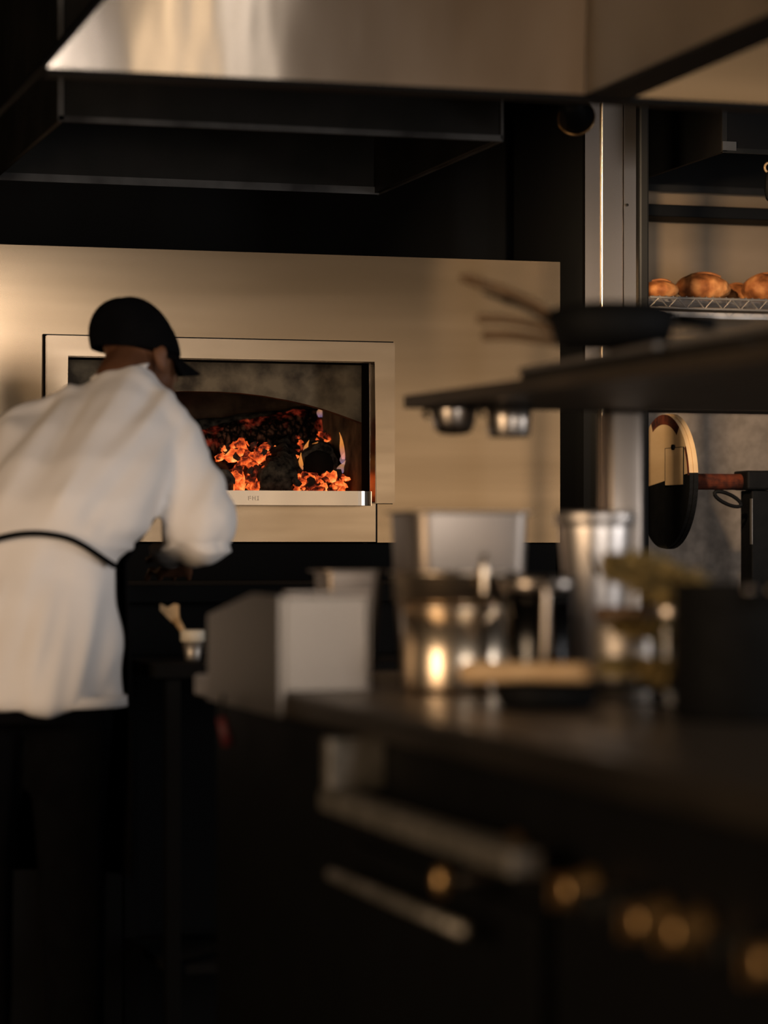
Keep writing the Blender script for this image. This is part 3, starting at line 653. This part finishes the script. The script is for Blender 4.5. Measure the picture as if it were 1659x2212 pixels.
# canisters, glass jar and herb bunches
def canister(label, px, d, r, h, m, lid):
    c = pt(px, 0, d); c.z = CT; t = thing('canister', c.to_tuple(), label, 'canister')
    bm = nb(); lathe(bm, [(0, 0), (r*.95, 0), (r, .006), (r, h*.80), (r*.86, h*.9), (0, h*.9)], c, seg=36); build('body', bm, m, t, True)
    bm = nb(); lathe(bm, [(0, h*.9+.001), (r*.93, h*.9+.001), (r*.95, h*.92), (r*.95, h), (r*.9, h+.004), (0, h+.005)], c, seg=36); build('lid', bm, lid, t, True)
    return c
canister('round steel canister with brown wooden lid under the herbs', 1352, 4.02, .050, .135, 'dull_steel', 'dark_wood')
canister('clear glass jar with steel lid under the herb tips', 1458, 3.92, .036, .14, 'glass', 'steel')
def herbs(label, ctr, ext, n, seed, m='herb'):
    r2 = random.Random(seed); ctr = Vector(ctr); t = thing('herb_bunch', (ctr.x, ctr.y, ctr.z-ext[2]*.6), label, 'herbs')
    st = nb(); lf = nb()
    for i in range(n):
        u = r2.uniform(-1, 1); a = ctr-RT*ext[0]*.6+FW*r2.uniform(-.3, .3)*ext[1]+UP*(ext[2]*.5+r2.uniform(-.3, .3)*ext[2])
        b = ctr+RT*ext[0]*r2.uniform(.4, 1)+FW*r2.uniform(-1, 1)*ext[1]+UP*r2.uniform(-.9, .3)*ext[2]
        mid = (a+b)/2+UP*r2.uniform(.0, .5)*ext[2]
        pts = curve_pts([a, mid, b], 5); tube(st, pts, .0012, 4)
        for q in pts[1:]:
            for s in range(5):
                d = Vector((r2.uniform(-1, 1), r2.uniform(-1, 1), r2.uniform(-.6, .8))).normalized(); w = d.orthogonal().normalized()
                l = r2.uniform(.010, .022); v = [lf.verts.new(q), lf.verts.new(q+d*l*.5+w*.0032), lf.verts.new(q+d*l), lf.verts.new(q+d*l*.5-w*.0032)]
                lf.faces.new(v)
    build('stems', st, m, t); o = build('leaves', lf, m, t); o['kind'] = 'stuff'
herbs('brown-green bunch of dried herbs heaped on the canisters', pt(1385, 1262, 3.98), (.095, .05, .05), 80, 3)
herbs('flat dry herb sprigs strewn beside the skillet', pt(1375, 1452, 3.78), (.08, .05, .018), 34, 5)
herbs('dim trailing sprig hanging in front of the canister', pt(1390, 1370, 3.94), (.075, .03, .02), 22, 8)
# black stock pot with bright handle
c = pt(1605, 0, 3.62); c.z = CT
sp = thing('stock_pot', c.to_tuple(), 'large black stock pot at the right frame edge', 'pot')
bm = nb(); lathe(bm, [(0, 0), (.088, 0), (.092, .006), (.092, .175), (.095, .18), (.089, .18), (.087, .01), (0, .008)], c, seg=48); build('body', bm, 'iron', sp, True)
e = c-FW*.0935+RT*.012+Vector((0, 0, .172))
for s in (-1, 1):
    bm = nb(); lathe(bm, [(.0, -.008), (.006, -.006), (.008, 0)], e+RT*.016*s-FW*.0, 'y', 14); build('rivet', bm, 'steel', sp, True)
bm = nb(); tube(bm, curve_pts([e-RT*.016-FW*.006, e-RT*.016-FW*.024-UP*.012, e+RT*.016-FW*.024-UP*.012, e+RT*.016-FW*.006], 6), .004, 8); build('handle', bm, 'iron', sp, True)

# ------------------------------------------------------------------ over-shelf with trays, cups and utensils
SZ = pt(0, 882, 5.0).z; ST = SZ+.023
c0 = pt(872, 0, 5.0); c1 = pt(1659, 0, 3.70); dd = (c1-c0); c2 = c0+dd*1.22
shf = thing('over_shelf', (1.9, 4.0, CT), 'dark steel shelf carried above the range by steel posts', 'shelf')
bm = nb(); prism(bm, [Vector((c0.x, c0.y, SZ)), Vector((2.3, c0.y, SZ)), Vector((2.3, c2.y, SZ)), Vector((c2.x, c2.y, SZ))], (0, 0, .023)); build('shelf_board', bm, mat('dark_shelf_steel', (.13, .10, .07), .5, .8, (.09, .07, .05), 6), shf)
q = pt(1340, 0, 5.05)
for px_, py_ in ((q.x, min(q.y, c0.y-.05)), (2.1, c2.y+.1)):
    build('post', box(nb(), px_-.034, px_+.034, py_-.034, py_+.034, CT+.0005, SZ-.0005, .012, 3), 'matt_steel', shf, True)
tk = pt(1125, 795, 4.62)
def tray(label, x0, y0, y1, z, sk=0.0):
    t = thing('sheet_tray', (x0+.22, (y0+y1)/2, z), label, 'tray', 'trays on the over-shelf'); x1 = x0+.44
    build('base', box(nb(), x0+.012, x1-.012, y0+.012, y1-.012, z, z+.003), 'dark_steel', t)
    h = .022
    for a, b in (((x0, x0+.012), (y0, y1)), ((x1-.012, x1), (y0, y1))):
        build('side', box(nb(), a[0], a[1], b[0], b[1], z+.0032, z+h, .002), 'dark_steel', t)
    for b in ((y0, y0+.011), (y1-.011, y1)): build('side', box(nb(), x0+.0125, x1-.0125, b[0], b[1], z+.0032, z+h, .002), 'dark_steel', t)
    build('rolled_rim', tube(nb(), [(x0, y0, z+h), (x1, y0, z+h), (x1, y1, z+h), (x0, y1, z+h)], .005, 8, True), 'dull_steel', t)
tray('far sheet tray beneath the black pan on the shelf', tk.x, tk.y-.60, tk.y, ST)
tray('near sheet tray on the shelf at the right frame edge', tk.x+.012, tk.y-1.23, tk.y-.62, ST)
TZ = ST+.024
for label, px, d, rnd, cup_n in (('round-bottomed steel cup hanging below the shelf tip', 980, 4.87, True, 0), ('straight-sided steel cup hanging below the shelf, nearer the post', 1100, 4.80, False, 1)):
    cc = pt(px, 0, d); top = SZ-.004; bot = pt(0, 940 if rnd else 945, d).z; h = top-bot; r = 50/FPX*d
    t = thing('steel_cup', (cc.x, cc.y, bot), label, 'cup', 'cups under the over-shelf'); cc.z = bot
    if rnd: pr = [(0, 0), (r*.55, .002), (r*.78, .008), (r*.92, .022), (r*.98, .042), (r, h), (r*.95, h), (r*.9, .03), (r*.5, .008), (0, .004)]
    else: pr = [(0, 0), (r*.86, .001), (r*.92, .006), (r*.95, .03), (r*.99, h), (r*.94, h), (r*.9, .02), (r*.8, .006), (0, .004)]
    bm = nb(); lathe(bm, pr, cc, seg=44); build('body', bm, 'steel', t, True)
    bm = nb(); lathe(bm, [(r*1.0, h-.006), (r*1.06, h-.004), (r*1.06, h+.0), (r*.96, h)], cc, seg=44); build('rim', bm, 'dark_steel', t)
    bm = nb(); e = cc-RT*(r+.004)+Vector((0, 0, h-.012)); tube(bm, [e+Vector((0, 0, .009)), e-RT*.008, e-Vector((0, 0, .008))], .005, 8); build('hook', bm, 'iron', t, True)
bp = pt(1322, 735, 4.22); bp.z = TZ+.008
pn = thing('black_pan', bp.to_tuple(), 'heavy black pan holding utensils on top of the trays', 'pan')
bm = nb(); lathe(bm, [(0, 0), (.078, 0), (.088, .006), (.100, .050), (.097, .052), (.085, .01), (0, .008)], bp, seg=48)
build('body', bm, 'iron', pn, True)
bm = nb(); lathe(bm, [(.102, .0525), (.102, .056), (.07, .066), (.02, .070), (0, .070)], bp, seg=48); build('lid', bm, 'iron', pn, True)
bm = nb(); tube(bm, [bp+RT*.10+Vector((0, 0, .045)), bp+RT*.16-FW*.0+Vector((0, 0, .036))], [.010, .012], 10); build('handle', bm, 'iron', pn, True)
def utensil(name, label, cat, pts, rads, m, head=None):
    P = curve_pts([pt(*p) for p in pts], 8); n = len(P)
    rr = [rads[0]+(rads[1]-rads[0])*i/(n-1) for i in range(n)]
    t = thing(name, P[-1].to_tuple(), label, cat, 'utensils on the over-shelf')
    build('handle', tube(nb(), P, rr, 10), m, t, True)
    if head:
        bm = nb(); d = (P[0]-P[3]).normalized(); rot = Matrix((d, FW, d.cross(FW))).transposed()
        blob(bm, P[0]+d*head[0]*.3, head, 3, 0, 1, 0, rot); build('head', bm, m if isinstance(m, str) else 'dark_wood', t, True)
utensil('wooden_spoon', 'brown wooden spoon curving out highest above the black pan', 'spoon', [(1040, 612, 4.42), (1100, 632, 4.40), (1160, 662, 4.38), (1205, 692, 4.36)], (.008, .007), 'dark_wood', (.032, .016, .010))
utensil('spatula', 'dark slim spatula just below the wooden spoon', 'spatula', [(1085, 645, 4.46), (1140, 665, 4.44), (1200, 700, 4.40)], (.006, .006), 'dark_steel', (.030, .014, .004))
utensil('tong_arm', 'upper of two thin brown handles pointing at the oven face', 'utensil', [(1035, 688, 4.40), (1090, 690, 4.38), (1150, 700, 4.36), (1195, 715, 4.34)], (.008, .007), 'dark_wood')
utensil('tong_arm', 'lower of two thin brown handles pointing at the oven face', 'utensil', [(1045, 724, 4.40), (1100, 724, 4.38), (1150, 730, 4.36), (1200, 738, 4.34)], (.009, .007), 'dark_wood')

# ------------------------------------------------------------------ low prep cart with cup and wooden tool
cz = pt(0, 1428, 5.75).z; cc = pt(416, 0, 5.75); cc.z = cz
ptb = thing('prep_cart', (1.45, 5.75, 0), 'low black prep cart between the cook and the range', 'cart')
build('top', box(nb(), 1.15, 1.85, 5.50, 6.03, cz-.03, cz-.0005, .004), 'black', ptb)
for x in (1.18, 1.79):
    for y in (5.53, 5.97): build('leg', box(nb(), x, x+.03, y, y+.03, 0, cz-.031), 'black_metal', ptb)
build('lower_shelf', box(nb(), 1.19, 1.81, 5.545, 5.985, .25, .27), 'black', ptb)
cp = thing('tool_cup', cc.to_tuple(), 'small steel cup with cream band on the prep cart', 'cup')
bm = nb(); lathe(bm, [(0, 0), (.015, 0), (.017, .003), (.022, .040), (.019, .040), (.014, .006), (0, .005)], cc, seg=30); build('body', bm, 'dull_steel', cp, True)
bm = nb(); lathe(bm, [(.022, .0405), (.026, .042), (.026, .064), (.023, .066), (.020, .064), (.0195, .0405), (.022, .0405)], cc, seg=30); build('band', bm, 'white_enamel', cp, True)
wt = thing('wooden_spatula', (cc.x, cc.y, cz+.01), 'pale wooden tool with forked end leaning in the cup', 'spatula')
d0, d1 = pt(412, 1390, 5.75), pt(380, 1338, 5.75)
bm = nb(); tube(bm, [Vector((cc.x, cc.y, cz+.012)), d0, d0.lerp(d1, .5), d1], [.004, .006, .0065, .009], 10); build('shaft', bm, 'wood', wt, True)
bm = nb(); prism(bm, [pt(372, 1345, 5.745), pt(345, 1318, 5.745), pt(346, 1304, 5.745), pt(362, 1312, 5.745), pt(376, 1304, 5.745), pt(386, 1306, 5.745), pt(386, 1322, 5.745), pt(388, 1345, 5.745)], FW*.010); build('forked_end', bm, 'wood', wt)

# ------------------------------------------------------------------ the cook
def capsule(bm, a, b, ra, rb, sub=2):
    tmp = nb(); a, b = Vector(a), Vector(b)
    for c, r in ((a, ra), (b, rb)): blob(tmp, c, (r, r, r), sub)
    h = bmesh.ops.convex_hull(tmp, input=tmp.verts)
    bmesh.ops.delete(tmp, geom=[g_ for g_ in h['geom_interior'] if isinstance(g_, bmesh.types.BMVert)], context='VERTS')
    me = bpy.data.meshes.new('tmp'); tmp.to_mesh(me); tmp.free(); bm.from_mesh(me); bpy.data.meshes.remove(me)
def loft(bm, secs, seg=36):
    """stacked ellipses: (centre, half width along camera right, half depth)"""
    rings = []
    for c, rx, ry in secs:
        rings.append([bm.verts.new(Vector(c)+RT*rx*math.cos(2*math.pi*k/seg)+FW*ry*math.sin(2*math.pi*k/seg)) for k in range(seg)])
    for a, b in zip(rings, rings[1:]):
        for k in range(seg): bm.faces.new((a[k], a[(k+1) % seg], b[(k+1) % seg], b[k]))
    bm.faces.new(rings[0][::-1]); bm.faces.new(rings[-1])
def remesh(bm, voxel, smooth, it):
    bmesh.ops.recalc_face_normals(bm, faces=bm.faces)
    me = bpy.data.meshes.new('tmp'); bm.to_mesh(me); bm.free(); o = bpy.data.objects.new('tmp', me); col.objects.link(o)
    r = o.modifiers.new('r', 'REMESH'); r.mode = 'VOXEL'; r.voxel_size = voxel
    s = o.modifiers.new('s', 'SMOOTH'); s.factor = smooth; s.iterations = it
    dg = bpy.context.evaluated_depsgraph_get(); ev = o.evaluated_get(dg); out = nb(); out.from_mesh(ev.to_mesh()); ev.to_mesh_clear()
    bpy.data.objects.remove(o); bpy.data.meshes.remove(me); return out
P = pt
# body: head, neck, trunk, arms, hands, legs in one surface
hc = P(300, 750, 6.03)
face = (RT*.72+FW*.62-UP*.30).normalized()
bm = nb()
blob(bm, hc, (.078, .088, .100), 3, rot=Matrix((face.cross(UP).normalized(), face, UP)).transposed())
blob(bm, hc+face*.03-UP*.05, (.06, .06, .062), 3)
capsule(bm, hc+face*.085-UP*.012, hc+face*.100-UP*.035, .010, .013)            # nose
capsule(bm, hc+face*.080-UP*.070-RT*.01, hc+face*.080-UP*.070+RT*.01, .011, .011)   # mouth
side = face.cross(UP).normalized()
for s in (1, -1): blob(bm, hc+face*.072+side*.030*s+UP*.006, (.014, .014, .010), 2)
capsule(bm, P(262, 830, 5.93), hc-UP*.03-face*.01, .062, .060)
loft(bm, [(P(66, 1420, 5.6), .15, .11), (P(95, 1180, 5.62), .12, .095), (P(165, 1000, 5.74), .13, .085), (P(220, 915, 5.84), .13, .075), (P(255, 840, 5.92), .065, .06)])
shR, elR, wrR = P(372, 930, 5.80), P(428, 1128, 5.72), P(392, 1195, 5.99)
shL, elL, wrL = P(50, 965, 5.84), P(-40, 1135, 5.74), P(40, 1200, 6.00)
for sh, el, wr in ((shR, elR, wrR), (shL, elL, wrL)):
    capsule(bm, sh, el, .038, .038); capsule(bm, el, wr, .042, .028)
def hand(bm, wr, s):
    tip = Vector((wr.x+.02*s*0, wr.y+.10, 1.064)); k = Vector((wr.x, wr.y+.085, 1.078))
    for i in range(4): capsule(bm, wr, k+Vector(((i-1.5)*.021, -.004*abs(i-1.5), 0)), .020, .012)
    L_ = (.058, .068, .072, .060) if s < 0 else (.060, .072, .068, .058)
    for i in range(4):
        a = k+Vector(((i-1.5)*.022, 0, 0)); b = a+Vector(((i-1.5)*.006, L_[i]*.55, .008)); c_ = b+Vector(((i-1.5)*.004, L_[i]*.5, -.022))
        c_.z = max(c_.z, 1.0585); capsule(bm, a, b, .0098, .0088); capsule(bm, b, c_, .0088, .0078)
    a = wr+Vector((-.018*s, .03, -.004)); b = a+Vector((-.030*s, .035, -.006)); c_ = b+Vector((-.008*s, .030, -.006)); c_.z = max(c_.z, 1.060)
    capsule(bm, a, b, .014, .010); capsule(bm, b, c_, .010, .0085)
hand(bm, wrR, 1); hand(bm, wrL, -1)
hipR, hipL = P(150, 1440, 5.6), P(-30, 1440, 5.6)
for hp, s in ((hipR, 1), (hipL, -1)):
    kn = Vector((hp.x+.01*s, hp.y+.03, .48)); an = Vector((hp.x+.01*s, hp.y-.02, .09))
    capsule(bm, hp, kn, .082, .056); capsule(bm, kn, an, .056, .038); capsule(bm, an-Vector((0, .03, .04)), an+Vector((.01*s, .15, -.055)), .038, .030)
bm = remesh(bm, .0055, .5, 6)
ck = build('person', bm, 'skin', None, True)
tag(ck, 'cook in white coat and black cap bending toward the oven, seen from behind', 'person')
# ear
ec = P(346, 776, 5.955)
bm = nb(); blob(bm, ec, (.014, .010, .031), 3, .12, 2, 1, Matrix.Rotation(math.radians(-14), 3, 'Y'))
blob(bm, ec+UP*.012+RT*.004, (.012, .008, .018), 3)
bm = remesh(bm, .003, .5, 3); build('ear', bm, 'skin', ck, True)
ec2 = hc*2-ec; ec2.z = ec.z; bm = nb(); blob(bm, ec2, (.010, .014, .030), 3); build('ear', bm, 'skin', ck, True)
# hair cropped close under the cap
bm = nb(); blob(bm, hc+Vector((0, 0, .006)), (.0835, .093, .101), 4, rot=Matrix((face.cross(UP).normalized(), face, UP)).transposed())
pl_n = (UP*1.0 + face*.25).normalized(); bmesh.ops.bisect_plane(bm, geom=bm.verts[:]+bm.edges[:]+bm.faces[:], plane_co=hc-UP*.022-face*.03, plane_no=pl_n, clear_inner=True)
build('hair', bm, mat('black_hair', (.004, .003, .003), .9, 0, (.003, .002, .002), 40, spec=.05), ck, True)
# cap: dome + visor
kc = P(291, 748, 6.03)
bm = nb(); blob(bm, kc, (.1005, .108, .1015), 4, rot=Matrix((face.cross(UP).normalized(), face, UP)).transposed())
bmesh.ops.bisect_plane(bm, geom=bm.verts[:]+bm.edges[:]+bm.faces[:], plane_co=kc-UP*.013, plane_no=(UP*1+face*.10).normalized(), clear_inner=True)
cap = build('cap', bm, 'black_cloth', ck, True)
sm = cap.modifiers.new('thick', 'SOLIDIFY'); sm.thickness = .003
fh = (face-UP*face.dot(UP)).normalized(); sd = fh.cross(UP)
bm = nb(); rows = []
for i in range(5):
    t = i/4; row = []
    for k in range(13):
        a = math.radians(-62+124*k/12); rad = .098+t*.062*math.cos(a)**.6
        q_ = kc+fh*rad*math.cos(a)*1.05+sd*.098*math.sin(a)*(1+.05*t)-UP*(.020+t*.034+.018*(math.sin(a)**2))
        row.append(bm.verts.new(q_))
    rows.append(row)
for a, b in zip(rows, rows[1:]):
    for k in range(12): bm.faces.new((a[k], a[k+1], b[k+1], b[k]))
vz = build('visor', bm, 'black_cloth', cap, True); sm = vz.modifiers.new('thick', 'SOLIDIFY'); sm.thickness = .004
bm = nb(); lathe(bm, [(.006, 0), (.006, .003), (0, .004)], kc+UP*.101, seg=12); build('cap_button', bm, 'black_cloth', cap)
# coat
bm = nb()
loft(bm, [(P(66, 1518, 5.60), .196, .158), (P(64, 1470, 5.60), .194, .157), (P(62, 1400, 5.60), .190, .155), (P(66, 1290, 5.60), .178, .148), (P(90, 1215, 5.61), .150, .128),
          (P(112, 1185, 5.62), .158, .130), (P(135, 1145, 5.635), .185, .142), (P(155, 1080, 5.66), .187, .146), (P(180, 1000, 5.72), .19, .142), (P(212, 925, 5.80), .195, .125), (P(244, 865, 5.87), .147, .10), (P(257, 830, 5.92), .092, .08), (P(263, 808, 5.94), .068, .068)], 48)
capsule(bm, P(368, 935, 5.81), P(402, 1020, 5.77), .068, .070); capsule(bm, P(402, 1020, 5.77), P(428, 1126, 5.72), .070, .082)
capsule(bm, P(428, 1126, 5.72), P(404, 1172, 5.88), .082, .058); capsule(bm, P(404, 1172, 5.88), P(395, 1190, 5.965), .056, .044)
capsule(bm, P(300, 880, 5.88), P(368, 935, 5.81), .070, .068)
capsule(bm, P(150, 890, 5.88), P(55, 965, 5.84), .070, .070); capsule(bm, P(55, 965, 5.84), P(-40, 1135, 5.74), .070, .080); capsule(bm, P(-40, 1135, 5.74), P(38, 1192, 5.965), .080, .044)
bm = remesh(bm, .009, .6, 12)
bm.normal_update()
for v in bm.verts:
    co = v.co; sx_ = (co-CAM).dot(RT); sz_ = co.z
    up_ = sz_ > CAM_Z+.0
    # folds: run from lower left to upper right on the back, vertical on the skirt and sleeve
    u = (sx_*.90-sz_*.44) if up_ else (sx_*1.0-sz_*.25); w = (sx_*.44+sz_*.90) if up_ else (sx_*.25+sz_*.97)
    f = .75*noise.noise(Vector((u*11, w*2.2, co.y*2)))+.45*noise.noise(Vector((u*26+5, w*4, co.y*3)))
    rr_ = co-CAM; dep = rr_.dot(FW); pxx = W/2+FPX*rr_.dot(RT)/dep; tz_ = CAM_Z+(HOR-(1152+max(0, pxx-100)**1.35*.085))/FPX*dep   # height of the waist tie here
    v.co = co+v.normal*f*.038*(min(1, abs(sz_-tz_)/.075) if pxx < 280 else 1)
coat = build('coat', bm, 'coat', ck, True)
# stand-up collar
bm = nb(); nc = P(265, 806, 5.94); rings = []
for i in range(3):
    ring = []
    for k in range(33):
        a = math.radians(-70-220*k/32+20); rr = .071-.004*i
        ring.append(bm.verts.new(nc+RT*(rr*math.cos(a)+.010*i)+FW*(rr*.95*math.sin(a)+.008*i)+UP*(-.012+i*.014+.003*math.sin(a*5))))
    rings.append(ring)
for a, b in zip(rings, rings[1:]):
    for k in range(32): bm.faces.new((a[k], a[k+1], b[k+1], b[k]))
cr = build('collar', bm, 'coat', coat, True); sm = cr.modifiers.new('thick', 'SOLIDIFY'); sm.thickness = .005
# hem band
bm = nb(); rr = []
for i, (py, e) in enumerate(((1500, .002), (1500, .005), (1524, .006), (1524, .001))):
    rr.append([bm.verts.new(P(66, py, 5.6)+RT*(.195+e)*math.cos(2*math.pi*k/48)+FW*(.1575+e)*math.sin(2*math.pi*k/48)) for k in range(48)])
for a, b in zip(rr, rr[1:]):
    for k in range(48): bm.faces.new((a[k], a[(k+1) % 48], b[(k+1) % 48], b[k]))
build('hem', bm, 'coat', coat, True)
# apron: tie around the waist, bib and skirt in front
def tie_pt(px, py):
    cx_, rx, ry = 98, .156, .132
    u = (px-cx_)/FPX*5.6/rx; u = max(-.999, min(.999, u)); return P(px, py, 5.615-ry*math.sqrt(1-u*u)-.010)
bm = nb(); tube(bm, curve_pts([tie_pt(x, y) for x, y in ((-55, 1185), (-30, 1172), (0, 1162), (40, 1154), (76, 1152), (112, 1155), (148, 1163), (178, 1177), (205, 1194), (230, 1211), (247, 1222))], 5), .0065, 10)
apn = build('apron_tie', bm, 'black_cloth', ck, True)
bm = nb(); rows = []
for i, (py, cxp, d, rx, ry) in enumerate(((1000, 180, 5.72, .20, .155), (1100, 150, 5.66, .205, .165), (1215, 98, 5.61, .168, .148), (1400, 66, 5.60, .205, .172), (1650, 66, 5.60, .21, .178), (1900, 66, 5.6, .21, .178))):
    row = []
    for k in range(17):
        a = math.radians(25+130*k/16) if i < 2 else math.radians(-5+190*k/16)
        row.append(bm.verts.new(P(cxp, py, d)+RT*rx*math.cos(a)+FW*ry*math.sin(a)))
    rows.append(row)
for a, b in zip(rows, rows[1:]):
    for k in range(16): bm.faces.new((a[k], a[k+1], b[k+1], b[k]))
o = build('apron', bm, 'black_cloth', ck, True); sm = o.modifiers.new('thick', 'SOLIDIFY'); sm.thickness = .003
# trousers and shoes
bm = nb()
loft(bm, [(P(60, 1560, 5.6), .165, .13), (P(60, 1440, 5.6), .165, .13)])
for hp, s in ((hipR, 1), (hipL, -1)):
    kn = Vector((hp.x+.01*s, hp.y+.03, .48)); an = Vector((hp.x+.01*s, hp.y-.02, .10))
    capsule(bm, hp, kn, .098, .074); capsule(bm, kn, an, .074, .060)
bm = remesh(bm, .011, .5, 8); build('trousers', bm, 'black_cloth', ck, True)
for hp, s in ((hipR, 1), (hipL, -1)):
    an = Vector((hp.x+.01*s, hp.y-.02, .05)); bm = nb()
    blob(bm, an+Vector((.005*s, .06, 0)), (.052, .15, .05), 3); bmesh.ops.bisect_plane(bm, geom=bm.verts[:]+bm.edges[:]+bm.faces[:], plane_co=(0, 0, .002), plane_no=(0, 0, 1), clear_inner=True)
    build('shoe', bm, 'black_cloth', ck, True)

# ------------------------------------------------------------------ frames added around the unseen window lights
for i, (x, z, w, h) in enumerate(((2.98, 2.1, .20, 2.6), (3.36, 2.1, .22, 2.6), (5.85, 1.40, 3.6, 1.3), (1.7, 1.55, .9, 2.8))):
    bm = nb(); t = .04; z0, z1 = z-h/2, z+h/2
    box(bm, x-w/2-t, x+w/2+t, -4.39, -4.22, z1, z1+t); box(bm, x-w/2-t, x+w/2+t, -4.39, -4.22, z0-t, z0)
    box(bm, x-w/2-t, x-w/2, -4.39, -4.22, z0, z1); box(bm, x+w/2, x+w/2+t, -4.39, -4.22, z0, z1)
    struct('window_%d' % (i+1), bm, 'plaster')
bm = nb(); t = .05
for z0, z1, a_, b_ in ((2.86, 2.91, .20, 1.80), (.22, .27, .20, 1.80), (.27, 2.86, .15, .20), (.27, 2.86, 1.80, 1.85)): box(bm, 7.88, 7.99, a_, b_, z0, z1)
struct('window_5', bm, 'plaster')
bm = nb()
for z0, z1, a_, b_ in ((2.90, 2.95, .9, 3.5), (.05, .1, .9, 3.5), (.1, 2.9, .85, .9), (.1, 2.9, 3.5, 3.55)): box(bm, -2.99, -2.88, a_, b_, z0, z1)
struct('window_6', bm, 'plaster')
